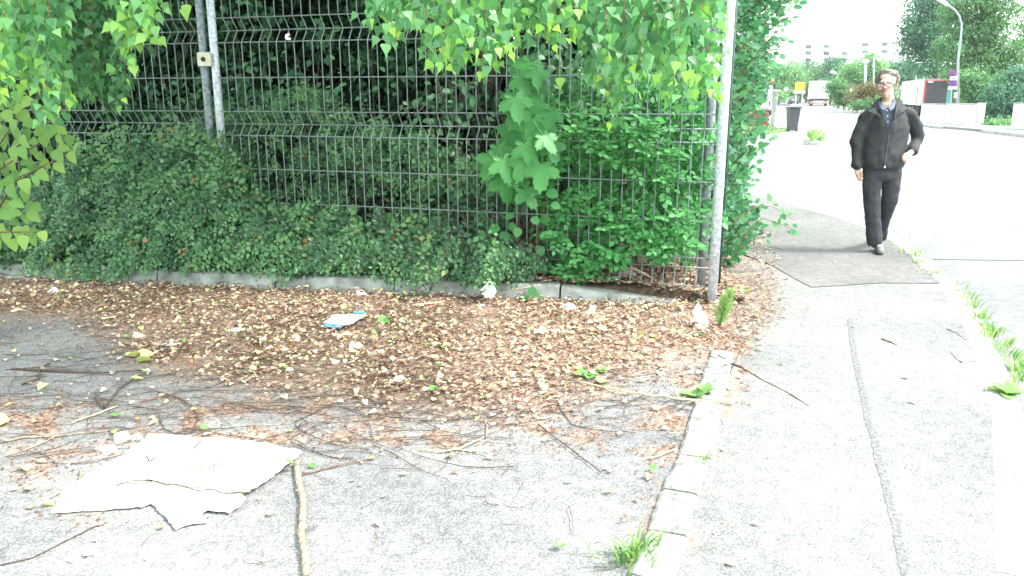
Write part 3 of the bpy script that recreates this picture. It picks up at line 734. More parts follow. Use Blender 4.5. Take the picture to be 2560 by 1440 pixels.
# small-leaved climbing shoots in the mesh
root = empty('climbing_shoots', PF(900, 600, .15), 'loose leafy shoots and lone leaves hanging in the dark gap of the mesh', 'climber')
lv = Leaves()
for (x, y, n) in [(620, 180, 26), (420, 240, 20), (560, 260, 30), (960, 180, 12), (1110, 250, 30), (1080, 460, 24), (1350, 150, 60), (1400, 230, 60), (1450, 160, 50), (800, 90, 25), (760, 180, 20), (1130, 300, 30), (860, 350, 30), (930, 370, 30), (1140, 480, 20), (1170, 210, 20), (660, 60, 20), (560, 50, 25), (1370, 300, 40), (700, 250, 20)]:
    for k in range(int(n * 1.4)):
        c = PF(x + random.gauss(0, 40), y + random.gauss(0, 34), random.uniform(.1, .7))
        lv.add(np.array(c), np.array((random.gauss(0, .6), -.3, random.gauss(-.5, .5))), np.array((random.gauss(0, .4), -.8, .7)), random.uniform(.05, .085), random.uniform(.3, 1))
lv.put(root, 'leaf', T_OVAL, L['hedge'], 300)
# ---- tree beside the pavement, behind the end post
root = empty('alder_tree', (2.25, 8.3, 0), 'leafy tree beside the pavement just right of the end fence post', 'tree')
redge = [(-60, 2030), (0, 2020), (50, 1985), (90, 1985), (140, 1915), (180, 1955), (220, 1905), (260, 1905), (300, 1900), (340, 1905), (380, 1900), (420, 1862), (470, 1868), (520, 1890), (590, 1885), (640, 1850), (690, 1832)]
lv = Leaves(); mb = MB(); tw = MB()
trunk = [Vector((2.15, 8.6, -.05)), Vector((2.12, 8.55, 1.2)), Vector((2.2, 8.6, 2.6)), Vector((2.1, 8.7, 4.6))]
mb.tube(trunk, [.06, .05, .04, .03], 8); mb.build('trunk', M['trunk'], root, smooth=True)
def spray(pts, nleaf, size, tn, r0=.006):
    p, d = along(pts, nleaf)
    tw.tube(pts, list(np.linspace(r0, .0015, len(pts))), 4, cap=False)
    for i in range(len(p)):
        s_ = unit(np.cross(d[i], np.array([0, -.6, 1]))[None])[0] * (1 if i % 2 else -1)
        lv.add(p[i] + RNG.normal(0, .02, 3), s_ + d[i] * .5 + RNG.normal(0, .4, 3), np.array([0, -.8, .8]) + RNG.normal(0, .45, 3), size * random.uniform(.65, 1.2), min(.99, max(0, random.gauss(tn, .2))))
for k in range(290):
    y = random.uniform(-160, 690); e = interp(y, redge); u = random.uniform(.05, 1) ** 1.05
    x1 = 1800 + (e - 1800) * u; Y = random.uniform(7.0, 8.8)
    if random.random() < .12: x1 += 22
    a = P(x1 - random.uniform(35, 90), y + random.uniform(10, 60), Y + .2); b = P(x1, y, Y)
    spray([a, (a + b) / 2 + Vector((0, 0, .06)), b], random.randint(8, 13), .078, .5)
for pts, nl in [([(1835, 660), (1862, 590), (1905, 545), (1950, 560), (1995, 580)], 26), ([(1830, 560), (1880, 520), (1930, 515), (1985, 550)], 22), ([(1820, 480), (1850, 430), (1885, 410)], 14), ([(1840, 200), (1890, 140), (1935, 60), (1985, 35)], 24), ([(1845, 130), (1905, 60), (1975, 20), (2010, -10)], 26), ([(1835, 260), (1890, 200), (1955, 178)], 18), ([(1830, 350), (1880, 330), (1925, 345)], 16), ([(1835, 640), (1880, 600), (1920, 590)], 12)]:
    spray([P(x, y, 6.9) for x, y in pts], nl, .072, .7, .006)
o = lv.put(root, 'leaf', T_OVAL, L['blue'], 300); o2 = tw.build('twig', M['bark_r'], root); o2['kind'] = 'stuff'
# a leafy mass further behind it, along the pavement
root = empty('roadside_bush', (2.6, 10.4, 0), 'bush of blue-green leaves standing behind the alder beside the pavement', 'bush')
lv = Leaves()
def rb():
    y = random.uniform(-100, 600); return P(random.uniform(1790, 1792 + (interp(y, redge) - 1800) * .75), y, random.uniform(8.8, 10.5))
clumps(lv, 110, rb, .26, 34, .09, .5)
lv.put(root, 'leaf', T_OVAL, L['blue'], 300)
MB().tube([Vector((2.6, 10.2, -.05)), Vector((2.5, 10.2, 1.5)), Vector((2.6, 10.3, 4))], [.05, .04, .02], 7).build('trunk', M['trunk'], root)
# ---- birches: hanging twigs in front of the fence, crown above and behind
benv = [(-90, 260), (-50, 275), (0, 262), (40, 215), (75, 225), (110, 255), (140, 312), (170, 270), (200, 250), (240, 270), (290, 285), (305, 235), (330, 190), (352, 130), (372, 165), (385, 60), (400, -40), (450, -60)]
benv2 = [(905, -40), (925, 40), (950, 70), (975, 118), (1005, 95), (1035, 40), (1060, 60), (1075, 175), (1105, 150), (1130, 205), (1165, 150), (1185, 120), (1235, 215), (1260, 140), (1290, 120), (1320, 45), (1350, 120), (1400, 60), (1440, 100), (1470, 170), (1500, 240), (1540, 318), (1570, 200), (1600, 225), (1640, 180), (1665, 270), (1700, 322), (1730, 200), (1760, 230), (1780, 250), (1792, 120), (1800, -60), (1840, -60)]
def birch(env, x0, x1, step, label, loc, trunkpts, canopy, extra):
    root = empty('birch_tree', loc, label, 'birch tree')
    lv = Leaves(); k = 0; x = x0
    while x < x1:
        yb = interp(x, env) + random.gauss(0, 18) - (random.random() ** 2) * 90
        Yd = random.uniform(3.5, 4.6) if not 165 < x < 310 else random.uniform(4.6, 5.4); k += 1
        if yb > 5:
            lean = random.gauss(0, 12); b = P(x, yb, Yd); t_ = P(x - lean, -130, Yd); 
            m1 = t_.lerp(b, .5) + Vector((random.gauss(0, .02), random.gauss(0, .02), 0))
            pts = [t_, m1, b]; ln = (t_ - b).length
            MB().tube(pts, [.0028, .002, .001], 3, cap=False).build('twig', M['bark_r'], root)
            p, d = along(pts, max(4, int(ln / .019)))
            bright = random.gauss(.52 if x > 800 else (.60 if x < 165 or x > 310 else .20), .16)  # light and shade of each strand set by its leaf tone
            for i in range(len(p)):
                u = i / len(p)
                for rep in range(2 if random.random() < .75 else 1):
                    off = RNG.normal(0, .020, 3) * np.array([1.3, 1.3, .6])
                    dd = np.array([0, 0, -1.0]) + off * 14 + RNG.normal(0, .28, 3)
                    tip = .42 * max(0, u - .72) / .28 if random.random() < .6 else 0  # paler tone at hanging ends, backlight put into the leaf colour
                    lv.add(p[i] + off, dd, np.array([0, -1, .15]) + RNG.normal(0, .6, 3), random.uniform(.036, .058), min(.99 if tip > .1 else .92, max(.02, bright + RNG.normal(0, .19) + tip)))
        x += step * random.uniform(.5, 1.5)
    for (ex, ey) in extra:
        c = P(ex, ey, 4.0); lv.add(np.array(c), np.array([.05, 0, -1]), np.array([.1, -1, .2]), .058, .98)
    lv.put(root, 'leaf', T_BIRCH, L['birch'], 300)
    # strands further back, their shade put into a dark leaf tone
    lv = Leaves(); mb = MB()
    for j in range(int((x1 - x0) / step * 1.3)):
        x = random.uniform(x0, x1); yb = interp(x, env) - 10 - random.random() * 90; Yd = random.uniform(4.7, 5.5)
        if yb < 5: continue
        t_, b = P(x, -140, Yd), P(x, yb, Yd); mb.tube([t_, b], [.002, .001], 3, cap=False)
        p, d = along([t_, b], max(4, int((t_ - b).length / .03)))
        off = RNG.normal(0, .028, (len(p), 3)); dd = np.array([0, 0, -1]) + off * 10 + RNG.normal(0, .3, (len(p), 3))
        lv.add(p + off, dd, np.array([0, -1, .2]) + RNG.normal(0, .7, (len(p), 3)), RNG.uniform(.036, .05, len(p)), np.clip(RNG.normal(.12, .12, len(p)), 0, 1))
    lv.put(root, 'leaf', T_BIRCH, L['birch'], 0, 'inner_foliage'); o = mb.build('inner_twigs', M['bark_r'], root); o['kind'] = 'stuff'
    # trunk, limbs and the crown overhead
    MB().tube(trunkpts, list(np.linspace(.15, .05, len(trunkpts))), 10).build('trunk', M['trunk'], root, smooth=True)
    lv = Leaves()
    for (c0, c1, n) in canopy:
        clumps(lv, n, lambda: (random.uniform(c0[0], c1[0]), random.uniform(c0[1], c1[1]), random.uniform(c0[2], c1[2])), .5, 45, .17, .4)
    for (a, b) in extra_limbs[label]:
        a = Vector(a); b = Vector(b); MB().tube([a, a.lerp(b, .5) + Vector((0, 0, .5)), b], [.06, .04, .015], 6).build('limb', M['trunk'], root, smooth=True)
    lv.put(root, 'leaf', T_SMALL, L['birch'], 0, 'crown')
    return root
LB = 'birch with weeping leafy twigs hanging down at the upper left corner'
RB = 'birch with weeping twigs hanging over the fence beside the end post'
extra_limbs = {LB: [((-4.5, 8.2, 4.5), (-3, 4, 4.6)), ((-4.5, 8.2, 5), (-5, 4.5, 4.9))], RB: [((-.4, 8.7, 4.6), (0, 4.3, 4.7)), ((-.4, 8.7, 5.2), (1.2, 5, 4.9))]}
birch(benv, -100, 392, 9.5, LB, (-6.6, 11, 0), [(-6.6, 11, 0), (-6.2, 10.5, 2), (-4.5, 8.4, 4.5), (-4.3, 8.2, 8)],
      [((-7.5, 2.6, 3.1), (-2.0, 7.5, 5.4), 150), ((-8, 7, 3.8), (-1.5, 12, 8), 170)], [(465, 12), (462, 22)])
birch(benv2, 912, 1832, 11, RB, (-.3, 9.0, 0), [(-.3, 9.2, 0), (-.3, 9.0, 2), (-.35, 8.8, 4.6), (-.2, 8.6, 8)],
      [((-2.0, 3.4, 3.1), (1.0, 7.5, 5.4), 75), ((-2, 7, 3.9), (2.6, 12, 8), 150)], [(1795, 170), (1792, 205), (1400, 195)])
L['scale'] = leafmat('seed scale', [(0, (.08, .05, .04)), (.35, (.18, .095, .07)), (.7, (.28, .15, .105)), (.9, (.45, .30, .20)), (1, (.6, .5, .38))], .1, .7, (1, 1, 1))
# ================================================================ LITTER ON THE YARD
# many dry leaves: drawn from the density of the litter
def sample(density, n, x0, x1, y0, y1):
    X = RNG.uniform(x0, x1, n); Y = RNG.uniform(y0, y1, n); px, py = PX(X, Y, np.zeros(n))
    nz = np.array([noise.noise(Vector((a * 2.3, b * 2.3, 9))) for a, b in zip(X, Y)])
    dn = density(px, py) * np.clip(.85 + nz * .9, .15, 1.3)
    ok = RNG.uniform(0, 1, n) < dn
    return X[ok], Y[ok], px[ok], py[ok]
def ld(px, py):
    d = litter_density(px, py)
    d = np.maximum(d, .035 * ((px < 1300) & (py > 800) & (py < 1220)))
    d = np.maximum(d, .02 * ((py > 1000) & (py < 1440) & (px < 1000)))
    d = np.maximum(d, .03 * ((px > 1560) & (px < 1900) & (py > 850)))
    d = np.maximum(d, .003 * (px < 2400))
    return d
X, Y, px, py = sample(ld, 90000, -6, 3.2, 1.2, 9.6)
n = len(X); T3 = [curl(T_OVAL, .25), curl(T_SMALL, .5), curl(T_HEART, .3)]
dens = litter_density(px, py)
zb = .004 + RNG.uniform(0, .028, n) * dens + np.where((px > 1820), .012, 0)
def litter(name, X, Y, zb, dens, tone, T, size, label, singles=0, group=None):
    n = len(X); a = RNG.uniform(0, 2 * np.pi, n); tilt = .10 + .2 * dens
    d = np.stack([np.cos(a), np.sin(a), RNG.normal(0, 1, n) * tilt * .6], 1)
    nn = np.stack([RNG.normal(0, 1, n) * tilt, RNG.normal(0, 1, n) * tilt, np.ones(n)], 1)
    me = leaf_mesh(name, T, np.stack([X, Y, zb + .006], 1), basis(d, nn), size, tone, L['dry'])
    o = bpy.data.objects.new(name, me); COL.objects.link(o); o['kind'] = 'stuff'
    return tag(o, label, 'leaf litter')
k = RNG.integers(0, 3, n)
for q, lab in enumerate(['curled brown and tan leaves covering the yard along the fence', 'small crumpled dry leaves strewn across the yard', 'pale heart-shaped dead leaves mixed into the litter by the fence']):
    s_ = k == q; m = int(s_.sum())
    tn = np.clip(RNG.beta(1.8, 1.45, m), 0, .92)
    loose = dens[s_] < .25
    tn = np.where(RNG.uniform(0, 1, m) < .10, RNG.uniform(.86, .97, m), tn); tn = np.where(RNG.uniform(0, 1, m) < .025, .995, tn)
    tn = np.where(loose & (RNG.uniform(0, 1, m) < .5), RNG.uniform(.8, .97, m), tn)
    litter('leaf_litter', X[s_], Y[s_], zb[s_], dens[s_], tn, T3[q], RNG.uniform(.014, .040, m) * (1.1 if q != 1 else .8), lab)
# litter on the soil behind the kerb wall near the end posts
Xs = RNG.uniform(-.8, 1.76, 7500); Ys = 6.0 - (Xs - .37) * .171 + RNG.uniform(.02, 1.6, 7500)
hz = np.where(Xs > 1.0, .02 + np.maximum(0, 1.75 - Xs) * .08, .10) + RNG.uniform(0, .03, 7500)
litter('leaf_litter', Xs, Ys, hz + .012, np.ones(7500) * .8, np.clip(RNG.beta(2, 2.2, 7500), 0, .93), T3[0], RNG.uniform(.025, .05, 7500), 'brown leaves lying on the soil under the fence near the end post')
# fine reddish birch debris: tiny flakes
X, Y, px, py = sample(lambda a, b: debris_density(a, b) ** .9, 230000, -5, 3.0, 1.2, 6.8)
n = len(X); a = RNG.uniform(0, 2 * np.pi, n)
d = np.stack([np.cos(a), np.sin(a), RNG.normal(0, .15, n)], 1); nn = np.stack([RNG.normal(0, .3, n), RNG.normal(0, .3, n), np.ones(n)], 1)
me = leaf_mesh('debris', T_TINY, np.stack([X, Y, np.full(n, .007) + np.where(px > 1850, .012, 0)], 1), basis(d, nn), RNG.uniform(.007, .022, n), np.clip(RNG.beta(2, 2.2, n), 0, .95), L['scale'])
o = bpy.data.objects.new('birch_debris', me); COL.objects.link(o); tag(o, 'fine reddish brown seed scales and crumbs drifted over the asphalt', 'debris', kind='stuff')
# pale grit standing on the asphalt
# ---- fine dark twigs lying about, too many to count
mb = MB()
def gtwig(mb, x, y, ang, ln, r, bend):
    p = []; c = G(x, y); a = ang
    for q in range(6):
        p.append(c + Vector((0, 0, .006 + random.uniform(0, .006)))); c = c + Vector((math.cos(a), math.sin(a), 0)) * ln / 5; a += bend / 5 + random.gauss(0, .12)
    mb.tube(p, [r, r, r * .85, r * .7, r * .5, r * .3], 3, cap=False)
for k in range(330):
    x = random.uniform(-40, 1300); y = random.gauss(990, 110)
    if y > 1180 or y < 800: continue
    gtwig(mb, x, y, random.gauss(0, .5) + (math.pi if random.random() < .5 else 0), random.uniform(.12, .6), random.uniform(.0012, .0028), random.gauss(0, .8))
for k in range(150): gtwig(mb, random.uniform(250, 1750), random.uniform(940, 1130), random.uniform(0, 6.28), random.uniform(.05, .25), random.uniform(.0009, .002), random.gauss(0, 1))
for k in range(90): gtwig(mb, random.uniform(0, 1600), random.uniform(1100, 1420), random.uniform(0, 6.28), random.uniform(.03, .12), random.uniform(.0008, .0015), random.gauss(0, 1))
for k in range(60): gtwig(mb, random.uniform(700, 1750), random.uniform(930, 1060), random.gauss(.1, .6) + (math.pi if random.random() < .5 else 0), random.uniform(.2, .55), random.uniform(.0014, .0028), random.gauss(0, .7))
for k in range(70): gtwig(mb, 1850 + random.gauss(0, 40), random.uniform(700, 1440), random.gauss(0, .8), random.uniform(.05, .2), random.uniform(.001, .002), random.gauss(0, 1))
o = mb.build('fine_twigs', M['bark_d']); tag(o, 'thin dark birch twigs strewn over the yard among the litter', 'twigs', kind='stuff')
# ---- sticks one can pick out
def stick(pts, w0, w1, mat, label, z=.012, name='stick', fork=None):
    Q = []
    for i in range(len(pts) - 1):
        for q in range(4):
            t = q / 4; x = pts[i][0] * (1 - t) + pts[i + 1][0] * t; y = pts[i][1] * (1 - t) + pts[i + 1][1] * t
            Q.append((x, y))
    Q.append(pts[-1])
    P3 = []; rad = []
    for i, (x, y) in enumerate(Q):
        g = G(x, y); d_ = g.length; t = i / (len(Q) - 1); r = (w0 * (1 - t) + w1 * t) / 2 / F * d_ * 1.02
        P3.append(g + Vector((.003 * noise.noise(Vector((i * .9, w0, 1))), .006 * noise.noise(Vector((i * .7, w0, 5))), max(r, .003) + z * (.3 + .7 * abs(noise.noise(Vector((i * .35, w0 + pts[0][0] * .1, 9)))))))); rad.append(r * (1 + .16 * noise.noise(Vector((i * 1.3, pts[0][1], 2)))))
    mb = MB().tube(P3, rad, 7 if w0 > 6 else 4)
    if fork:
        for (i, dx, dy) in fork:
            a = P3[min(i, len(P3) - 1)]; b = G(*PXt(a, dx, dy)) + Vector((0, 0, .012)); mb.tube([a, (a + b) / 2 + Vector((0, 0, .006)), b], [rad[min(i, len(P3) - 1)] * .6, rad[i] * .5, rad[i] * .3], 4)
    return tag(mb.build(name, mat, smooth=True), label, 'stick')
def PXt(a, dx, dy):
    x, y = PX(a.x, a.y, a.z); return (x + dx, y + dy)
stick([(742, 1165), (746, 1210), (759, 1262), (757, 1310), (754, 1350), (764, 1400), (766, 1450)], 15, 20, M['bark'], 'thick pale stick running from the white sheet to the bottom edge', fork=[(1, 12, -16), (14, 12, 10)])
stick([(1440, 960), (1520, 980), (1620, 999), (1700, 1008), (1760, 1014), (1830, 1020)], 5, 10, M['bark_l'], 'long pale stick lying across the edging stones', z=.045, fork=[(8, 25, 14), (12, -20, -12)])
stick([(1775, 900), (1855, 925), (1905, 955), (1965, 985), (2022, 1021)], 5, 3.5, M['bark_d'], 'long dark twig reaching from the edging onto the pavement', .02)
stick([(1345, 1065), (1400, 1108), (1450, 1145), (1502, 1186)], 4, 3, M['bark_d'], 'dark twig slanting across the bare asphalt in the centre')
stick([(1390, 1010), (1430, 1065), (1500, 1080), (1590, 1085)], 3, 2, M['bark_d'], 'thin dark twig left of the brown patch beside the edging')
stick([(1050, 1128), (1100, 1134), (1150, 1126), (1200, 1102), (1216, 1093)], 6, 4, M['bark_l'], 'light bent stick at the lower rim of the litter')
stick([(1216, 1098), (1218, 1070), (1212, 1050)], 4, 3, M['bark'], 'short upright twig joining the light bent stick')
stick([(658, 785), (655, 815), (656, 845), (664, 882)], 6, 6, M['bark'], 'short curved stick standing out in the leaves left of the blue packet')
stick([(872, 976), (930, 1005), (985, 1032), (1010, 1042)], 4, 3, M['bark_d'], 'thin dark twig at the lower edge of the leaf bed')
stick([(756, 1192), (830, 1172), (900, 1158), (935, 1150)], 4, 3, M['bark_r'], 'thin reddish twig running right from the thick stick')
stick([(1800, 1048), (1812, 1085), (1850, 1112), (1868, 1146)], 4, 2.5, M['bark_d'], 'wiry bent twig on the pavement below the long pale stick')
stick([(1628, 1152), (1660, 1140), (1688, 1127)], 6, 5, M['bark_l'], 'short pale stick in the brown patch beside the edging')
stick([(1340, 1052), (1360, 1050), (1380, 1045)], 5, 4, M['bark_l'], 'tiny pale stick in the brown crumbs at centre')
stick([(2204, 853), (2222, 859), (2241, 868)], 6, 4, M['bark_d'], 'short dark twig alone on the pavement right of the crack')
stick([(2368, 828), (2392, 838), (2416, 856)], 4, 3, M['bark_d'], 'curved twig near the road kerb')
stick([(2378, 888), (2390, 902), (2406, 913)], 4, 3, M['bark_d'], 'small hooked twig below the curved one near the road kerb')
stick([(395, 985), (450, 1000), (485, 1025), (497, 1055), (480, 1085), (440, 1090), (410, 1075), (398, 1050)], 5, 3, M['bark_d'], 'dark twig curled into a ring above the white sheet')
stick([(180, 1062), (240, 1040), (295, 1018)], 5, 4, M['bark_l'], 'straight pale stick left of the ring-shaped twig')
stick([(240, 990), (248, 1010), (262, 1025), (300, 975), (340, 945), (380, 935)], 7, 4, M['bark_d'], 'forked dark twig in the middle of the left asphalt')
stick([(30, 926), (140, 932), (260, 936), (355, 930)], 5, 4, M['bark_d'], 'long straight dark twig lying level at the left')
stick([(55, 965), (100, 950), (98, 925), (125, 912)], 5, 4, M['bark_d'], 'hooked dark twig at the far left of the yard')
stick([(0, 1110), (60, 1098), (140, 1095), (220, 1085), (300, 1078)], 5, 3, M['bark'], 'long grey twig lying left of the white sheet')
stick([(350, 1010), (400, 998), (445, 985)], 4, 4, M['bark_r'], 'reddish twig above the ring-shaped one')
stick([(150, 1090), (110, 1110), (60, 1130), (10, 1145)], 4, 3, M['bark'], 'pale twig at the left edge below the long grey one')
stick([(205, 1178), (200, 1205), (160, 1232), (125, 1250)], 5, 3, M['bark'], 'twig tucked beside the left corner of the white sheet')
stick([(1422, 1268), (1430, 1300), (1434, 1342)], 3, 2, M['bark_d'], 'hair-thin twig on the clean asphalt at bottom centre')
stick([(1210, 1258), (1228, 1266), (1246, 1268)], 3, 3, M['bark_d'], 'tiny dark twig on the clean asphalt')
stick([(1745, 1375), (1850, 1385), (1940, 1400), (1990, 1420)], 3, 2, M['bark'], 'thin straight twig at the bottom of the pavement')
stick([(240, 1320), (180, 1350), (80, 1400), (-10, 1420)], 4, 3, M['bark_d'], 'long thin dark twig in the bottom left corner')
stick([(1030, 770), (1080, 762), (1112, 757)], 8, 5, M['bark_l'], 'flat pale piece of bark by the kerb wall')
s = MB().tube([PF(1504, 668, .1), PF(1545, 667, .12), PF(1590, 674, .14), PF(1625, 692, .1)], [.008, .011, .010, .007], 7).build('stick', M['bark_l'], smooth=True); tag(s, 'pale bent stick lying behind the lowest fence wires', 'stick')
s = MB().tube([P(1250, 728, 6.0), P(1300, 722, 5.98), P(1352, 712, 6.0)], [.004, .007, .008], 6).build('stick', M['bark_l'], smooth=True); tag(s, 'broken pale twig resting on top of the kerb wall', 'stick')
# ---- sheets of card and paper
def sheet_piece(outline, z, thick, mat, name, parent, wr=.008, fn=None, step=.03, tint=None):
    pts = [G(*p) for p in outline]; rim = []
    for i in range(len(pts)):
        a, b = pts[i], pts[(i + 1) % len(pts)]; k = max(1, int((b - a).length / .02)); nrm = Vector((-(b - a).y, (b - a).x, 0)).normalized()
        for q in range(k):
            p = a.lerp(b, q / k); rim.append(p + nrm * (.006 * noise.noise(Vector((p.x * 30, p.y * 30, 1))) + .004 * random.uniform(-1, 1)) * (1 if q else 0))
    V = [Vector((p.x, p.y)) for p in rim]; inside = poly_in(rim)
    xs = [p.x for p in rim]; ys = [p.y for p in rim]
    gx, gy = np.meshgrid(np.arange(min(xs), max(xs), step), np.arange(min(ys), max(ys), step)); gx = gx + RNG.uniform(-.3, .3, gx.shape) * step; gy = gy + RNG.uniform(-.3, .3, gy.shape) * step
    ins = inside(gx, gy); V += [Vector((a, b)) for a, b in zip(gx[ins], gy[ins])]
    vs, es, fs, *_ = delaunay_2d_cdt(V, [], [list(range(len(rim)))], 1, 1e-5)
    def zf(v):
        h = wr * (1 + 1.1 * noise.noise(Vector((v.x * 3.2, v.y * 3.2, z * 50))) + .55 * noise.noise(Vector((v.x * 9, v.y * 9, 2))))
        if fn: h += fn(v)
        return z + max(0, h)
    n = len(vs); vv = [(v.x, v.y, zf(v) + thick) for v in vs] + [(v.x, v.y, zf(v)) for v in vs]
    ff = [tuple(f) for f in fs]; ff2 = [tuple(i + n for i in reversed(f)) for f in ff]
    cnt = {}
    for f in ff:
        for i in range(len(f)):
            e = (f[i], f[(i + 1) % len(f)]); cnt[e] = 1
    side = [(b, a, a + n, b + n) for (a, b) in cnt if (b, a) not in cnt]
    mb = MB().add(vv, ff + ff2 + side)
    return mb.build(name, mat, parent, smooth=False)
card = empty('cardboard_sheet', G(440, 1210), 'torn flattened sheet of white cardboard lying on the asphalt', 'cardboard')
up = [(375, 1095), (440, 1101), (505, 1108), (560, 1108), (640, 1118), (700, 1128), (755, 1140), (735, 1160), (700, 1190), (650, 1225), (622, 1246), (560, 1244), (500, 1232), (450, 1226), (410, 1222), (375, 1213), (330, 1216), (290, 1224), (245, 1236), (175, 1244), (165, 1240), (225, 1200), (260, 1175), (310, 1150), (330, 1130), (350, 1118)]
lo = [(160, 1236), (250, 1226), (330, 1206), (410, 1212), (500, 1222), (560, 1234), (618, 1250), (600, 1275), (575, 1291), (520, 1283), (506, 1290), (520, 1312), (480, 1316), (440, 1331), (415, 1300), (378, 1266), (355, 1276), (280, 1280), (210, 1284), (128, 1290), (145, 1262)]
def edge_lift(v):
    x, y = PX(v.x, v.y, 0); return .005 * math.exp(-((y - (1216 + (x - 375) * .10)) / 8) ** 2)
sheet_piece(up, .014, .004, M['paper'], 'upper_layer', card, .007, edge_lift)
sheet_piece(lo, .004, .004, M['paper'], 'lower_layer', card, .006)
for (a, b, c) in [((480, 1138), (500, 1124), (520, 1112)), ((365, 1166), (385, 1168), (405, 1170)), ((525, 1196), (545, 1190), (562, 1185))]:
    stick([a, b, c], 4, 3, M['bark_d'], {480: 'small twig on the upper edge of the white sheet', 365: 'tiny twig lying left on the white sheet', 525: 'tiny twig in the middle of the white sheet'}[a[0]], .07)
stick([(290, 1228), (345, 1219), (400, 1221), (470, 1232), (540, 1246), (618, 1252)], 3, 3, M['bark_d'], 'thin dark line drawn for the shade in the crease of the white sheet', .05)  # dark line put in for the crease shade, built like a stick
def crumple(name, label, c, size, mat, cat, seed, flat_=.5, n=3, part=None, tears=0):
    bm = bmesh.new(); bmesh.ops.create_icosphere(bm, subdivisions=n, radius=1)
    for v in bm.verts:
        d = v.co.copy(); k = 1 + .45 * noise.noise(d * 1.7 + Vector((seed, 0, 0))) + .28 * noise.noise(d * 4 + Vector((0, seed, 0)))
        v.co = Vector((d.x * size[0] * k, d.y * size[1] * k, max(-.3, d.z) * size[2] * k))
    vs = [Vector(c) + v.co + Vector((0, 0, size[2] * .3)) for v in bm.verts]; fs = [tuple(v.index for v in f.verts) for f in bm.faces]; bm.free()
    return tag(MB().add(vs, fs).build(name, mat), label, cat)
# blue and white plastic packet
pk = empty('plastic_packet', G(862, 812), 'flat white and blue plastic packet lying in the leaves', 'packet')
M['pk_w'] = basic('white plastic film', (.72, .78, .84), .3, var=.04, scale=10, bump=.4, spec=.5); M['pk_b'] = basic('blue plastic film', (.10, .32, .75), .3, var=.1, spec=.5)
sheet_piece([(838, 800), (870, 796), (914, 797), (908, 806), (880, 822), (862, 826), (826, 824), (812, 820)], .022, .004, M['pk_w'], 'film', pk, .014)
sheet_piece([(811, 818), (832, 822), (852, 824), (858, 821), (856, 830), (830, 830), (812, 826)], .018, .005, M['pk_b'], 'blue_edge', pk, .014)
sheet_piece([(885, 796), (914, 797), (913, 800), (884, 799)], .030, .005, M['pk_b'], 'blue_edge', pk, .014)
# white torn paper leaning on the kerb wall
def upright(outline, Y, lean, label, mat, name='paper_scrap', thick=.003, cat='paper', fold=.007):
    pts = [P(x, y, Y) for x, y in outline]; zmin = min(p.z for p in pts); c = sum(pts, Vector()) / len(pts)
    rim = [Vector((p.x, p.z)) for p in pts]; vs, es, fs, *_ = delaunay_2d_cdt(rim + [Vector((c.x + random.uniform(-.03, .03), c.z + random.uniform(-.04, .04))) for _ in range(5)], [], [list(range(len(rim)))], 1, 1e-5)
    n = len(vs)
    def yy(v): return Y + (v.y - zmin) * lean + fold * noise.noise(Vector((v.x * 25, v.y * 25, 3)))
    vv = [(v.x, yy(v), v.y) for v in vs] + [(v.x, yy(v) + thick, v.y) for v in vs]; ff = [tuple(f) for f in fs]
    cnt = {(f[i], f[(i + 1) % len(f)]) for f in ff for i in range(len(f))}
    return tag(MB().add(vv, ff + [tuple(i + n for i in reversed(f)) for f in ff] + [(b, a, a + n, b + n) for (a, b) in cnt if (b, a) not in cnt]).build(name, mat), label, cat)
upright([(1222, 703), (1230, 706), (1238, 722), (1241, 730), (1233, 743), (1226, 746), (1221, 742), (1216, 745), (1210, 741), (1212, 738), (1203, 735), (1211, 729), (1200, 727), (1207, 720), (1214, 713)], 5.80, .22, 'torn white paper with a ragged edge leaning on the kerb wall', M['paper_w'])
upright([(1477, 765), (1491, 768), (1485, 794), (1470, 789)], 5.44, .35, 'small upright cream card standing in the leaf litter', M['cream'], 'card', .004, 'card', .002)
M['pink'] = basic('pink white film', (.80, .66, .72), .45, var=.08, scale=14, bump=.4); M['magenta'] = basic('magenta print', (.55, .06, .2), .5)
pb = empty('plastic_bag', G(1750, 815), 'crumpled pinkish white plastic bag left of the end post', 'plastic bag')
def crum_part(c, size, mat, seed, name, parent, n=3):
    bm = bmesh.new(); bmesh.ops.create_icosphere(bm, subdivisions=n, radius=1)
    vs = []
    for v in bm.verts:
        d = v.co; k = 1 + .55 * noise.noise(d * 1.6 + Vector((seed, 0, 0))) + .3 * noise.noise(d * 4.5 + Vector((0, seed, 0)))
        vs.append(Vector(c) + Vector((d.x * size[0] * k, d.y * size[1] * k, max(-.3, d.z) * size[2] * k + size[2] * .3)))
    fs = [tuple(v.index for v in f.verts) for f in bm.faces]; bm.free(); return MB().add(vs, fs).build(name, mat, parent)
crum_part(G(1750, 816), (.062, .05, .055), M['pink'], 3.1, 'film', pb); crum_part(G(1742, 806) + Vector((0, 0, .05)), (.028, .02, .055), M['pink'], 7.7, 'bag_neck', pb, 2)
crum_part(G(1752, 824), (.05, .012, .010), M['magenta'], 2.7, 'print', pb, 2)
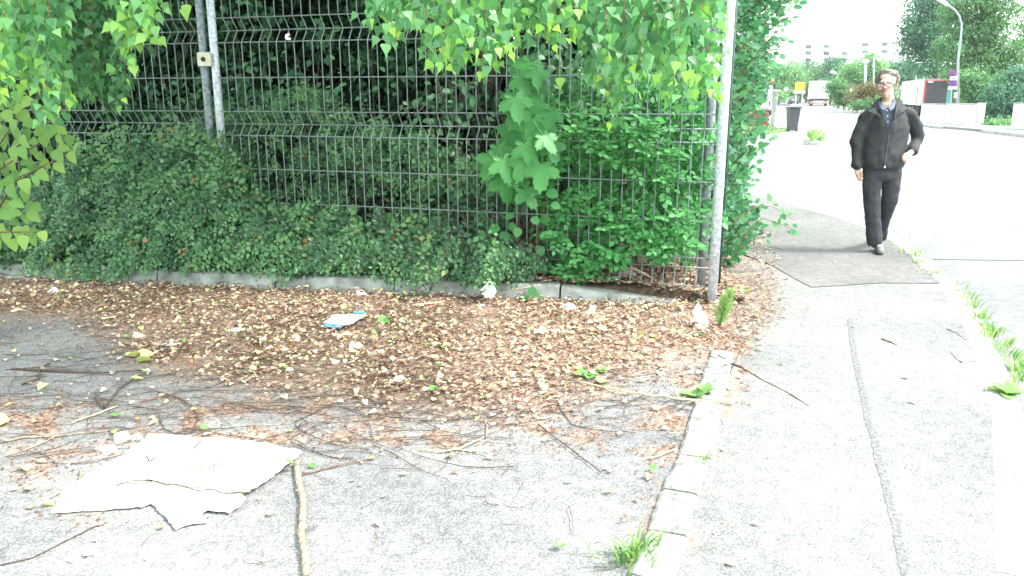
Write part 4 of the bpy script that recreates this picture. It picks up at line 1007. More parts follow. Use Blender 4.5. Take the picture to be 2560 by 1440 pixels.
for (x, y, w_, h_, lb, sd_, mt) in [(903, 738, .045, .03, 'small crumpled white and grey wrapper by the kerb wall', 1.1, 'paper_w'), (1132, 739, .03, .022, 'tiny white paper ball below the kerb wall', 2.2, 'paper_w'),
        (1422, 774, .05, .035, 'crumpled white paper left of the upright cream card', 3.3, 'paper_w'), (135, 732, .04, .03, 'pale crumpled scrap in the leaves at far left', 4.4, 'paper_w'), (147, 708, .03, .02, 'small white scrap under the shrub at far left', 5.5, 'paper_w'),
        (307, 1100, .040, .03, 'white paper scrap nearest the upper left corner of the cardboard', 6.6, 'paper_w'), (268, 1124, .045, .012, 'flat pale scrap left of the cardboard sheet', 7.7, 'paper'), (340, 1096, .03, .014, 'small pale scrap touching the top of the cardboard sheet', 8.1, 'paper'),
        (1676, 892, .03, .010, 'small folded white wrapper lying right of the leaf bed', 8.8, 'paper_w'), (1616, 877, .022, .014, 'pinkish scrap at the right rim of the litter', 9.9, 'pink'), (1205, 765, .02, .01, 'white dot of paper below the torn scrap', 10.1, 'paper_w'),
        (430, 862, .05, .015, 'pale crumpled tissue above the light leaf cluster', 11.5, 'paper_w'), (590, 826, .055, .010, 'flat pale strip of paper in the leaves left of the packet', 12.3, 'paper'), (1560, 690, .09, .05, '', 13, 'stone')]:
    if lb: crumple('paper_scrap', lb, G(x, y), (w_, w_ * .7, h_), M[mt], 'paper', sd_, n=2)
crumple('stone', 'rounded grey stone behind the lowest fence wire', PF(1560, 692, .18), (.09, .07, .05), M['stone'], 'stone', 13.5)
crumple('stone', 'half-buried flat stone beside the foot of the end post', G(1812, 735), (.08, .05, .02), M['stone'], 'stone', 15.5)
crumple('stone', 'small dark pebble on the pavement near the kerb', G(2252, 805), (.012, .012, .008), M['bark_d'], 'stone', 16.5, n=2)
upright([(1735, 1018), (1768, 1020), (1765, 1027), (1738, 1026)], G(1750, 1025).y, .5, 'scrap of dark magenta wrapper on the edging stones', M['magenta'], 'wrapper', .003, 'wrapper')
# ---- leaves that stand out one by one
grp = 0
def pick_leaf(x, y, w_, tone, label, T=None, group=None, mat=None, tilt=.25, z=.012):
    T = T or T_HEART; g = G(x, y, z + (.012 if x > 1850 else 0)); s_ = w_ / F * g.length * .78; a = random.uniform(0, 6.28)
    me = leaf_mesh('fallen_leaf', curl(T, .25), np.zeros((1, 3)), basis(np.array([[math.cos(a), math.sin(a), random.gauss(0, tilt * .5)]]), np.array([[random.gauss(0, tilt), random.gauss(0, tilt), 1.0]])), np.array([s_]), np.array([tone]), mat or L['dry'])
    o = bpy.data.objects.new('fallen_leaf', me); COL.objects.link(o); o.location = g; tag(o, label, 'leaf', group)
    if 'ardboard' in label and ('middle' in label or 'right tip' in label): o.location.z += .035
    return o
L['fresh'] = leafmat('fallen green leaf', [(0, (.08, .26, .07)), (.5, (.22, .42, .12)), (1, (.62, .66, .30))], .2, .55)
for x, y, w_, t, lb in [(772, 1163, 34, .1, 'dark green leaf at the right corner of the cardboard'), (715, 1175, 30, .2, 'green leaf lying on the right tip of the cardboard'), (498, 1183, 24, .3, 'small green leaf in the middle of the cardboard'),
        (320, 892, 46, .95, 'large pale leaf left in the light cluster on the left'), (345, 905, 44, .8, 'pale green leaf in the middle of the light cluster'), (382, 886, 56, 1, 'largest pale leaf of the light cluster on the left'), (360, 884, 30, .98, 'creamy leaf at the top of the light cluster'), (352, 925, 34, .7, 'light green leaf below the light cluster'),
        (325, 948, 40, .75, 'yellow-green leaf on the forked twig'), (968, 802, 40, .2, 'fresh green leaf right of the blue packet'), (990, 845, 34, .7, 'yellow-green leaf in the leaf bed centre'), (1600, 842, 46, .95, 'pale yellow leaf left in the pair before the pink bag'), (1635, 845, 40, .85, 'pale yellow leaf right in the pair before the pink bag'),
        (1458, 922, 36, .8, 'yellowish leaf on top of the green heap'), (1478, 936, 46, .1, 'large green leaf in the heap beside the long pale stick'), (1512, 930, 34, .3, 'green leaf at the right of the green heap'), (1500, 958, 44, .6, 'pale green leaf at the foot of the green heap'), (1460, 938, 36, .25, 'green leaf at the left of the green heap'),
        (1078, 977, 34, .3, 'green leaf alone below the leaf bed'), (1030, 987, 26, .5, 'small light green leaf below the leaf bed'), (1755, 838, 34, .0, 'dark green leaf under the pink bag'), (1637, 1175, 26, .2, 'green leaf at the lower end of the brown patch'), (1225, 838, 40, .95, 'pale leaf in the middle of the leaf bed'),
        (500, 1068, 30, .2, 'green leaf inside the ring-shaped twig'), (290, 1042, 34, .2, 'green leaf by the straight pale stick'), (288, 1084, 32, .6, 'light green leaf above the white scraps'), (60, 1168, 40, .85, 'yellow leaf on the asphalt left of the cardboard'), (108, 1262, 34, .95, 'cream leaf below the left corner of the cardboard'),
        (112, 962, 32, .85, 'yellow folded leaf at far left'), (395, 1322, 26, .85, 'yellow leaf below the torn flap of the cardboard'), (1170, 800, 30, .6, 'leaf'), (20, 1052, 50, .8, 'pale mossy leaf at the left edge'), (910, 880, 34, .9, 'pale tan leaf'), (1430, 850, 34, .6, 'x'), (1345, 918, 40, .98, 'white leaf at the right end of the leaf bed'), (1105, 870, 44, .98, 'large pale leaf in the leaf bed left of centre'), (1420, 1204, 22, .9, 'single leaf crumb on the clean asphalt')]:
    if len(lb) < 8 or lb == 'pale tan leaf': continue
    pick_leaf(x, y, w_, t, lb, mat=L['fresh'], T=random.choice([T_HEART, T_OVAL, T_ROUND]))
for k in range(110):
    x = random.uniform(20, 1750); y = random.uniform(770, 975)
    if litter_density(np.array(x), np.array(y)) < .5: continue
    pick_leaf(x, y, random.uniform(22, 34), random.choice([.86, .9, .93, .8, .6]), 'pale fallen leaf lying on top of the brown leaf bed', group='pale leaves on top of the leaf bed', T=random.choice([T_HEART, T_OVAL]), z=.035, tilt=.4)
for k in range(42):
    x = random.uniform(20, 1560); y = random.uniform(1000, 1250)
    if 120 < x < 770 and 1080 < y < 1340: continue
    pick_leaf(x, y, random.uniform(18, 28), random.choice([.93, .95, .97, .9]), 'small yellow leaf lying loose on the asphalt', group='yellow leaves on bare asphalt', T=T_OVAL)
# ---- weeds
def grass(label, spots, h, n, cat='grass tuft', mat=None, spread=.06, width=.006, wide=1, z=0, name='grass_tuft'):
    c = G(*spots[0]); root = empty(name, (c.x, c.y, z), label, cat)
    vs = []; per = max(1, n // len(spots)); lv = Leaves()
    for sx, sy in spots:
        g = G(sx, sy, z)
        for k in range(per):
            a = random.uniform(0, 6.28); rr = abs(random.gauss(0, spread)); b = g + Vector((math.cos(a) * rr, math.sin(a) * rr, 0))
            out = Vector((math.cos(a), math.sin(a), 0)) * random.uniform(.2, 1.0) + Vector((0, 0, 1))
            lv.add(np.array(b), np.array(out), np.array((-math.cos(a) * 1.0, -math.sin(a) * 1.0, .8)) + RNG.normal(0, .2, 3), h * random.uniform(.5, 1.15), random.random())
    Tg = ([(-.035 * wide, 0, 0), (.035 * wide, 0, 0), (-.04 * wide, .45, .03), (.04 * wide, .45, .03), (-.025 * wide, .8, -.06), (.025 * wide, .8, -.06), (0, 1, -.2)], [(0, 1, 3, 2), (2, 3, 5, 4), (4, 5, 6)])
    lv.put(root, 'blade', Tg, mat or L['weed'], min(n, 40), 'grass_blades')
    return root
grass('tall light green grass clump at the foot of the edging strip', [(1580, 1390), (1600, 1400), (1560, 1410), (1590, 1378)], .09, 100, spread=.045, wide=1.3)
grass('small tuft of grass beside the edging halfway down', [(1757, 1158)], .05, 26, spread=.02, z=.012)
for i, (sp_, h_, nn_, lb) in enumerate([(a, b * .68, int(c * .6), d) for a, b, c, d in [([(2228, 607), (2245, 618)], .10, 60, 'short grass by the walking man\'s foot at the kerb'), ([(2262, 632), (2280, 645), (2300, 662)], .13, 110, 'grass patch in the kerb joint behind the dry stalks'), ([(2318, 678), (2332, 690)], .11, 70, 'grass patch where the dark patch of asphalt ends'),
        ([(2385, 715), (2400, 730)], .10, 80, 'grass tuft starting the strip along the road kerb'), ([(2415, 750), (2428, 768)], .12, 90, 'second grass tuft along the road kerb'), ([(2450, 800), (2470, 830), (2480, 845)], .15, 150, 'lush grass tuft in the gutter halfway along the kerb'), ([(2505, 870), (2520, 895)], .13, 100, 'grass tuft between the lush tuft and the plantain'), ([(2540, 930), (2550, 950)], .13, 90, 'grass tuft in the gutter at the right edge'), ([(2105, 547)], .06, 30, 'tiny grass tuft at the kerb left of the man'), ([(2348, 702), (2365, 708)], .07, 40, 'low grass between kerb stones')]]):
    grass(lb, sp_, h_, nn_, z=0, spread=.07, wide=1.6)
def rosette(label, x, y, r, n, T=T_OVAL, z=.012, up=.45, mat=None, cat='weed', tone=(.3, .9), name='weed'):
    g = G(x, y, z); root = empty(name, g, label, cat); lv = Leaves()
    for k in range(n):
        a = k * 2.4 + random.gauss(0, .2); q = random.uniform(.1, up + .3)
        lv.add(np.array(g), np.array((math.cos(a), math.sin(a), q)), np.array((-math.cos(a) * q, -math.sin(a) * q, 1)), r * random.uniform(.6, 1.1), random.uniform(*tone))
    lv.put(root, 'leaf', T, mat or L['weed'], 60)
    return root
rosette('leafy green weed sprouting beside the edging stone and long stick', 1740, 992, .10, 12)
rosette('second shoot of the weed leaning over the edging stone', 1762, 985, .085, 8, up=.9)
rosette('broad-leaved plantain rosette on the kerb at the right edge', 2520, 985, .11, 13)
rosette('plantain with narrow leaves in the gutter at the right', 2545, 920, .12, 12, T_WILLOW, z=-.03, up=.9)
rosette('small weed at the kerb joint right of the patch', 2470, 845, .10, 12, T_WILLOW, z=-.03, up=1.0)
rosette('small round-leaved weed left of the stone by the end post', 1700, 700, .05, 9, T_ROUND, z=.05)
rosette('faint grey-green sprout on the clean asphalt at bottom', 1400, 1365, .03, 7, T_OVAL)
# feathery weed by the end post
root = empty('feathery_weed', G(1805, 815), 'upright feathery light green weed at the foot of the end post', 'weed'); lv = Leaves()
A = G(1797, 818); Bp = P(1829, 722, A.y - .05); MB().tube([A, A.lerp(Bp, .5) + Vector((-.01, 0, 0)), Bp], [.005, .004, .002], 5).build('stem', L['weed'], root)
for q in range(80):
    t = q / 80; p = A.lerp(Bp, .08 + .92 * t); ln = .085 * (1 - t) ** .6 * (.45 + min(1, t * 3) * .6) + .018
    for s_ in (-1, 1, 0):
        a = random.uniform(0, 6.28) if s_ == 0 else (0 if s_ > 0 else math.pi) + random.gauss(0, .9)
        lv.add(np.array(p), np.array((math.cos(a), math.sin(a), 1.0)), np.array((0, -1, .4)) + RNG.normal(0, .3, 3), ln * random.uniform(.8, 1.2), random.uniform(.5, 1))
lv.put(root, 'leaf', outline_leaf([(0, 0), (.05, .3), (.05, .6), (0, 1)], .3, .1), L['weed'], 140)
rosette('reddish dock seedling in the soil strip by the pavement', 1862, 735, .10, 9, T_WILLOW, z=.0, up=1.2, tone=(.7, 1))
# dry stalks at the kerb
for i, (x, y, lb) in enumerate([(2290, 640, 'dry branching plant stalks standing at the kerb behind the grass'), (2410, 745, 'thin dry seed stalks in the gutter beside the kerb'), (2510, 868, 'dry plantain stalks rising from the gutter')]):
    root = empty('dry_stalks', G(x, y), lb, 'weed')
    for q in range(6 if i == 0 else 4):
        a = random.uniform(-1, 1); g = G(x + random.uniform(-25, 25), y + random.uniform(-6, 6)); h = random.uniform(.12, .26 if i == 0 else .16)
        MB().tube([g, g + Vector((a * .04, 0, h * .6)), g + Vector((a * .11, 0, h))], [.0028, .0022, .0015], 4).build('stalk', M['bark_l'], root)
# ================================================================ ALONG THE STREET
M['facade'] = basic('white render', (.80, .80, .80), .85, var=.03)
M['pane'] = basic('window glass', (.06, .075, .085), .25, var=.15, spec=.6)
M['shade'] = basic('blue grey blind', (.16, .21, .24), .7, var=.1)
M['yellow'] = basic('yellow sign', (.75, .60, .03), .5, var=.05)
M['red'] = basic('red', (.55, .04, .05), .5); M['orange'] = basic('orange lamp', (.75, .22, .05), .4)
M['alu'] = basic('aluminium', (.45, .47, .49), .4, .6, var=.15)
M['darkgrey'] = basic('dark grey plastic', (.055, .062, .075), .55, var=.1)
M['trailer_door'] = basic('dark trailer door', (.055, .055, .065), .45, var=.1, scale=3)
M['carpaint'] = basic('grey car paint', (.10, .11, .13), .3, var=.05)
M['tyre'] = basic('tyre rubber', (.02, .02, .02), .85)
M['sign_blue'] = basic('sign blue', (.07, .05, .25), .5); M['sign_red'] = basic('faded sign red', (.30, .05, .10), .5); M['lamp_paint'] = basic('pale grey green pole', (.30, .36, .37), .5, .3, var=.08)
M['brick'] = basic('red brown brick', (.19, .075, .055), .85, var=.3, scale=8)
M['grass'] = basic('verge grass', (.10, .17, .05), .95, var=.4, scale=5, bump=.5)
M['wallwhite'] = basic('whitewashed wall', (.66, .68, .68), .85, var=.12, scale=1.6, bump=.2)
def Gd(px, d, z=0):               # a spot on the ground (or at height z) in the column px at distance d
    return Vector(((px - 1280) / F * (d * cp + (CAM_H - z) * sp), d, z))
def Zat(py, d): return P(1280, py, d).z
def Pd(px, py, d): return P(px, py, d)
# island with its kerb
isl = [G(1822, 372), G(2043, 352), G(2052, 343), G(2036, 333), G(1985, 331), G(1900, 331), G(1822, 331)]
def slab(name, poly, z0, z1, mat, kind='structure', parent=None):
    n = len(poly); mb = MB().add([(p[0], p[1], z0) for p in poly] + [(p[0], p[1], z1) for p in poly], [tuple(range(n, 2 * n))] + [(i, (i + 1) % n, n + (i + 1) % n, n + i) for i in range(n)])
    o = mb.build(name, mat, parent); 
    if kind: o['kind'] = kind
    return o
slab('side_pavement', isl, -.08, .07, M['pave'])
kb = empty('side_kerb', (10, 25, 0), kind='structure')
for i in range(9):
    a = G(1822 + 221 * i / 9, 372 - 20 * i / 9); b = G(1822 + 221 * (i + .97) / 9, 372 - 20 * (i + .97) / 9); c = (a + b) / 2
    MB().box((c.x, c.y - .07, .012), ((b - a).length, .13, .14), math.atan2(b.y - a.y, b.x - a.x), .01).build('kerb_stone', M['kerbstone'], kb)
slab('verge', [G(1800, 345), G(1925, 340), G(1962, 334), G(1990, 326), G(1930, 312), G(1800, 306)], -.08, .11, M['grass'])
slab('far_pavement', [G(2290, 312), G(2360, 319), G(2470, 328), G(2640, 348), G(2640, 322), G(2452, 316), G(2300, 305)], -.08, .06, M['pave'])
kb = empty('far_kerb', (24, 40, 0), kind='structure')
for (x0, y0, x1, y1, n_) in [(2300, 313.5, 2352, 320, 5), (2455, 329, 2610, 346, 9)]:
    for i in range(n_):
        a = G(x0 + (x1 - x0) * i / n_, y0 + (y1 - y0) * i / n_); b = G(x0 + (x1 - x0) * (i + .97) / n_, y0 + (y1 - y0) * (i + .97) / n_); c = (a + b) / 2
        MB().box((c.x, c.y - .08, .005), ((b - a).length, .15, .15), math.atan2(b.y - a.y, b.x - a.x), .01).build('kerb_stone', M['concrete'], kb)
# ---- wheelie bin
def wheelie(px, d, label):
    g = Gd(px, d, .07); t = empty('wheelie_bin', g, label, 'bin'); mb = MB()
    w0, w1, h = .15, .21, .93
    vs = [g + Vector((x * a, y * b, z)) for z, a, b in [(.05, w0, .20), (h, w1, .26)] for x, y in [(-1, -1), (1, -1), (1, 1), (-1, 1)]]
    mb.add(vs, [(3, 2, 1, 0), (4, 5, 6, 7), (0, 1, 5, 4), (1, 2, 6, 5), (2, 3, 7, 6), (3, 0, 4, 7)]); mb.build('body', M['darkgrey'], t)
    MB().box(g + Vector((0, 0, h + .035)), (.50, .60, .06), 0, .02).build('lid', M['darkgrey'], t)
    MB().tube([g + Vector((-.19, .29, h)), g + Vector((.19, .29, h))], .018, 6).build('handle', M['black'], t)
    for s in (-1, 1): MB().tube([g + Vector((s * .16 - .025 + .06, .10, .10)), g + Vector((s * .16 + .025 + .06, .10, .10))], .10, 12).build('wheel', M['tyre'], t)
wheelie(1979, 33.5, 'dark grey wheelie bin standing beside the white cabinet across the side street')
g = Gd(1952, 35, .07); t = empty('electrical_cabinet', g, 'white street cabinet next to the wheelie bin', 'cabinet')
MB().box(g + Vector((0, 0, .56)), (.44, .35, .92), 0, .01).build('body', M['white_paint'], t); MB().box(g + Vector((0, 0, .05)), (.46, .37, .12)).build('plinth', M['concrete'], t)
MB().box(g + Vector((0, 0, 1.04)), (.50, .40, .04), 0, .01).build('roof', M['darkgrey'], t)
g = Gd(1930, 33, .05); t = empty('timber_post', g, 'thick weathered grey post left of the white cabinet', 'post')
MB().tube([g, g + Vector((.03, 0, .9)), g + Vector((.05, 0, 1.62))], [.10, .09, .085], 9).build('post_shaft', M['concrete'], t); MB().box(g + Vector((.05, 0, 1.64)), (.26, .22, .05), 0, .01).build('post_cap', M['white_paint'], t)
# brick piers and low wall
g = Gd(1880, 34, .05); t = empty('brick_wall', g, 'low red-brown brick wall seen through the leaves across the side street', 'brick wall')
bme = None
for r_ in range(10):
    for c_ in range(5):
        c = g + Vector((-.56 + c_ * .25 + (.12 if r_ % 2 else 0), 0, .045 + r_ * .088))
        if bme is None:
            o = MB().box((0, 0, 0), (.238, .12, .076), 0, .006).build('brick', M['brick'], t); bme = o.data; o.location = (0, 0, 0)
            bme.transform(Matrix.Translation(Vector(parent_world(t)))); 
        else: o = bpy.data.objects.new('brick', bme); COL.objects.link(o); o.parent = t
        o.location = c - g; o.rotation_euler = (0, 0, random.gauss(0, .01))
MB().box(g + Vector((0, .02, .45)), (1.30, .08, .88)).build('mortar', M['concrete'], t)
MB().box(g + Vector((0, 0, .93)), (1.42, .2, .05), 0, .01).build('coping', M['concrete'], t)
# white delivery van, mostly hidden behind the leaves
def van(c, rz, label, s=1):
    t = empty('parked_van', c, label, 'van'); m = Matrix.Rotation(rz, 3, 'Z')
    def W(x, y, z): return Vector(c) + m @ Vector((x * s, y * s, z * s))
    pr = [(-2.6, .35), (-2.6, 2.0), (-2.4, 2.25), (1.1, 2.25), (1.9, 1.45), (2.6, 1.15), (2.7, .7), (2.6, .35)]
    n = len(pr); vs = [W(x, -.95, z) for x, z in pr] + [W(x, .95, z) for x, z in pr]
    MB().add(vs, [tuple(range(n)), tuple(reversed(range(n, 2 * n)))] + [(i, n + i, n + (i + 1) % n, (i + 1) % n) for i in range(n)]).build('body', M['white_paint'], t)
    for sy in (-1, 1):
        MB().add([W(.4, sy * .96, 1.35), W(1.55, sy * .96, 1.35), W(1.05, sy * .96, 2.0), W(.4, sy * .96, 2.0)], [(0, 1, 2, 3)]).build('side_window', M['pane'], t)
        for x in (-1.7, 1.7): MB().tube([W(x, sy * .80, .34), W(x, sy * .98, .34)], .34 * s, 14).build('wheel', M['tyre'], t)
    MB().add([W(1.16, -.85, 2.22), W(1.16, .85, 2.22), W(1.93, .85, 1.46), W(1.93, -.85, 1.46)], [(0, 1, 2, 3)]).build('windscreen', M['pane'], t)
    MB().add([W(-2.61, -.7, 1.3), W(-2.61, .7, 1.3), W(-2.61, .7, 1.95), W(-2.61, -.7, 1.95)], [(0, 1, 2, 3)]).build('rear_window', M['pane'], t)
    for sy in (-1, 1): MB().box(W(-2.61, sy * .85, .95), (.05, .12, .4), rz).build('tail_light', M['red'], t)
van(Gd(1895, 66, -.04), 1.25, 'white van parked behind the brick wall, half hidden by leaves')
van(Gd(1868, 82, -.04), 1.4, 'second white van standing farther back behind the tree leaves')
# ---- car driving away
def car(c, rz, label):
    t = empty('car', c, label, 'car'); m = Matrix.Rotation(rz, 3, 'Z')
    def W(x, y, z): return Vector(c) + m @ Vector((x, y, z))
    secs = [(-2.15, .78, .38, .85), (-2.1, .82, .30, .98), (-1.2, .86, .26, 1.0), (.9, .87, .26, .95), (1.7, .82, .28, .82), (2.1, .74, .35, .65)]
    vs = []
    for x, w_, z0, z1 in secs: vs += [W(x, -w_, z0), W(x, -w_ * 1.02, (z0 + z1) / 2), W(x, -w_ * .95, z1), W(x, w_ * .95, z1), W(x, w_ * 1.02, (z0 + z1) / 2), W(x, w_, z0)]
    fs = [tuple(range(6)), tuple(reversed(range(30, 36)))]
    for i in range(5):
        for j in range(6): a = i * 6 + j; b = i * 6 + (j + 1) % 6; fs.append((a, a + 6, b + 6, b))
    MB().add(vs, fs).build('body', M['carpaint'], t, smooth=False)
    pr = [(-1.95, .94), (-1.35, 1.42), (.2, 1.45), (1.0, .92)]; vs = [W(x, s * (.78 if z < 1 else .62), z) for s in (-1, 1) for x, z in pr]
    MB().add(vs, [(0, 1, 2, 3), (7, 6, 5, 4), (1, 5, 6, 2)]).build('cabin', M['carpaint'], t)
    MB().add([W(-1.95, -.76, .95), W(-1.95, .76, .95), W(-1.37, .60, 1.40), W(-1.37, -.60, 1.40)], [(0, 1, 2, 3)]).build('rear_window', M['pane'], t)
    MB().add([W(1.0, -.76, .93), W(1.0, .76, .93), W(.22, .60, 1.43), W(.22, -.60, 1.43)], [(3, 2, 1, 0)]).build('windscreen', M['pane'], t)
    for s in (-1, 1):
        MB().box(W(-2.14, s * .66, .80), (.06, .26, .16), rz, .01).build('tail_light', M['red'], t)
        for x in (-1.35, 1.35): MB().tube([W(x, s * .68, .31), W(x, s * .88, .31)], .31, 14).build('wheel', M['tyre'], t)
    MB().box(W(-2.19, 0, .70), (.02, .5, .11), rz).build('number_plate', M['white_paint'], t); MB().box(W(-2.17, 0, .42), (.10, 1.5, .16), rz, .02).build('bumper', M['darkgrey'], t)
car(Gd(1983, 148, -.04), R(70), 'small dark car with red tail lights driving away down the street')
# ---- white box lorry
g = Gd(2045, 120, -.04); LZ = -math.atan2(g.x, g.y); LR = Matrix.Rotation(LZ, 3, 'Z'); t = empty('box_lorry', g, 'white box lorry seen from behind in the middle of the street', 'lorry')
MB().box(g + LR @ Vector((0, 4, 2.3)), (2.95, 8, 2.45), LZ, .04).build('box', M['white_paint'], t)
MB().box(g + LR @ Vector((0, .4, .92)), (2.5, .6, .26), LZ).build('chassis', M['darkgrey'], t)
MB().box(g + LR @ Vector((0, 0, .52)), (2.3, .12, .28), LZ, .02).build('bumper', M['cream'], t)
for s in (-1, 1):
    MB().box(g + LR @ Vector((s * .85, -.08, .55)), (.5, .06, .18), LZ).build('tail_light', M['orange'], t)
    MB().tube([g + LR @ Vector((s * .8, 1.2, .45)), g + LR @ Vector((s * 1.2, 1.2, .45))], .48, 12).build('wheel', M['tyre'], t)
MB().box(g + LR @ Vector((0, 0, .32)), (2.2, .10, .07), LZ).build('underrun_bar', M['red'], t)
MB().box(g + LR @ Vector((-1.25, .3, .6)), (.25, .3, .5), LZ).build('mudguard', M['sign_blue'], t)
MB().box(g + LR @ Vector((0, 9, 1.6)), (2.4, 2, 2.2), LZ, .1).build('cab', M['white_paint'], t)
# ---- parked trailer behind the low wall
c0 = Vector(Pd(2303, 240, 60)); c0.z = 0; ax = Vector((5.3, 15.0, 0)).normalized(); sx = Vector((ax.y, -ax.x, 0)); t = empty('parked_trailer', c0, 'long white trailer with a dark rear door parked behind the low white wall', 'trailer')
rzt = math.atan2(ax.y, ax.x) - math.pi / 2; Wd = 2.35; z0, z1 = Zat(264, 60), Zat(199, 60)
def TW(u, v, z): return c0 + sx * u + ax * v + Vector((0, 0, z))
MB().box(TW(Wd / 2, 6.8, (z0 + z1) / 2), (Wd, 13.5, z1 - z0), rzt, .03).build('body', M['white_paint'], t)
MB().box(TW(Wd / 2, 6.8, z1 + .03), (Wd + .05, 13.6, .05), rzt).build('roof', M['alu'], t)
MB().box(TW(.06, .0, (z0 + z1) / 2), (.16, .14, z1 - z0 - .02), rzt).build('corner_post', M['alu'], t)
MB().box(TW(.20, -.02, (z0 + z1) / 2), (.09, .10, z1 - z0 - .06), rzt).build('door_frame', M['red'], t)
MB().box(TW(Wd / 2 + .1, -.02, z1 - .09), (Wd - .25, .10, .06), rzt).build('door_frame', M['red'], t)
MB().box(TW(Wd / 2 + .08, .0, (z0 + z1) / 2), (Wd - .34, .10, z1 - z0 - .16), rzt).build('rear_door', M['trailer_door'], t)
MB().box(TW(.50, -.07, z1 - .16), (.34, .03, .10), rzt).build('name_plate', M['white_paint'], t)
MB().box(TW(.42, -.06, z0 + .02), (.5, .06, .14), rzt).build('tail_light', M['red'], t); MB().box(TW(1.95, -.06, z0 + .02), (.5, .06, .14), rzt).build('tail_light', M['orange'], t)
MB().box(TW(1.2, -.08, z0 + .06), (.34, .04, .16), rzt).build('number_plate', M['white_paint'], t)
MB().box(TW(-.01, 2.3, (z0 + z1) / 2 - .1), (.06, .25, (z1 - z0) * .72), rzt).build('side_bracket', M['brick'], t)
for v in (1.6, 3.0, 4.4):
    for u in (.2, Wd - .2): MB().tube([TW(u - .15, v, .43), TW(u + .15, v, .43)], .43, 12).build('wheel', M['tyre'], t)
MB().box(TW(Wd / 2, 6, z0 - .12), (Wd * .5, 12, .22), rzt).build('chassis', M['darkgrey'], t)
for k, x in enumerate((2281, 2301, 2331)):
    g = Gd(x, 78); g.z = -.1; tag(MB().tube([g, Vector((g.x, g.y, Zat(186, 78)))], .07, 6).build('white_pole', M['white_paint']), ['white pole tip left of the three above the trailer roof', 'white pole tip in the middle above the trailer roof', 'white pole tip right of the three above the trailer roof'][k], 'pole')
# ---- low white walls
def lowwall(pa, pb, h0, h1, label, th=.28, n=2):
    A, B_ = pa, pb; t = empty('low_wall', (A + B_) / 2, label, 'wall'); d = (B_ - A).normalized(); nn = Vector((-d.y, d.x, 0)); rz = math.atan2(d.y, d.x)
    L0 = (B_ - A).length
    for i in range(n):
        a = A + d * (L0 * i / n + .01); b = A + d * (L0 * (i + 1) / n - .01); c = (a + b) / 2; h = h0 + (h1 - h0) * (i + .5) / n
        MB().box((c.x, c.y, h / 2), ((b - a).length, th, h), rz, .01).build('wall_panel', M['wallwhite'], t)
        MB().box((c.x, c.y, h + .03), ((b - a).length, th + .06, .05), rz, .01).build('coping', M['concrete'], t)
    return t, d, rz
A = G(2305, 305.5); B_ = G(2440, 315); t, d, rz = lowwall(A, B_, .98, 1.06, 'low whitewashed wall beside the road with the traffic sign in front')
for k, (u, w_) in enumerate([(.10, .10), (.28, .08), (.42, .10)]):
    c = B_ + d * u; MB().box((c.x, c.y, .58), (w_, .22, 1.12), rz, .01).build('pillar', M['alu'] if k != 1 else M['white_paint'], t)
lowwall(G(2533, 324), G(2640, 332), 1.13, 1.13, 'whitewashed wall at the right edge of the street', n=1)
# ---- traffic signs on one pole
g = Gd(2374, 41, .06); t = empty('traffic_sign', g, 'no-stopping signs stacked on a slightly leaning pole before the low wall', 'traffic sign')
top = P(2381, 186, 41); MB().tube([g, top], .032, 8).build('pole', M['galv_dull'], t)
def disc(c, r, mat, name, dy=0, n=20):
    c = Vector(c) + Vector((0, dy, 0)); return MB().tube([c + Vector((0, -.01, 0)), c + Vector((0, .01, 0))], r, n).build(name, mat, t)
for yy_, r_ in [(184, .19), (208, .20)]:
    c = P(2382, yy_, 40.9); disc(c, r_, M['sign_red'], 'sign_disc'); disc(c, r_ * .80, M['sign_blue'], 'sign_face', -.015)
    for s in ((-1, 1) if yy_ == 184 else (1,)):
        a = r_ * .72; MB().tube([c + Vector((-a * .7, -.03, a * .7 * s)), c + Vector((a * .7, -.03, -a * .7 * s))], .014, 4).build('sign_bar', M['sign_red'], t)
c = P(2384, 196, 40.85); MB().box(c, (.34, .02, .16), 0, .005).build('sign_plate', M['white_paint'], t); MB().box(c + Vector((0, -.014, .01)), (.20, .006, .05)).build('plate_symbol', M['black'], t)
c = P(2381, 220, 40.85); MB().box(c, (.42, .02, .12), 0, .005).build('sign_plate', M['white_paint'], t)
g = Gd(2389, 47, .0); t = empty('warning_beacon', g, 'small white and red marker board behind the traffic sign pole', 'marker'); 
MB().tube([g, g + Vector((0, 0, 1.9))], .02, 6).build('pole', M['galv_dull'], t); MB().box(P(2389, 238, 46.9), (.16, .03, .30), 0, .005).build('board', M['white_paint'], t); MB().box(P(2393.5, 238, 46.85), (.03, .03, .30)).build('stripe', M['orange'], t)
g = Gd(2372, 48, .0); t = empty('recycling_bin', g, 'teal container glimpsed behind the traffic sign pole', 'container'); c = P(2373, 236, 48)
M['teal'] = basic('teal plastic', (.05, .22, .22), .5); MB().tube([(c.x, c.y, 0), (c.x, c.y, Zat(222, 48))], .12, 12).build('body', M['teal'], t); MB().tube([(c.x, c.y, Zat(222, 48)), (c.x, c.y, Zat(216, 48))], [.12, .06], 12).build('lid', M['white_paint'], t)
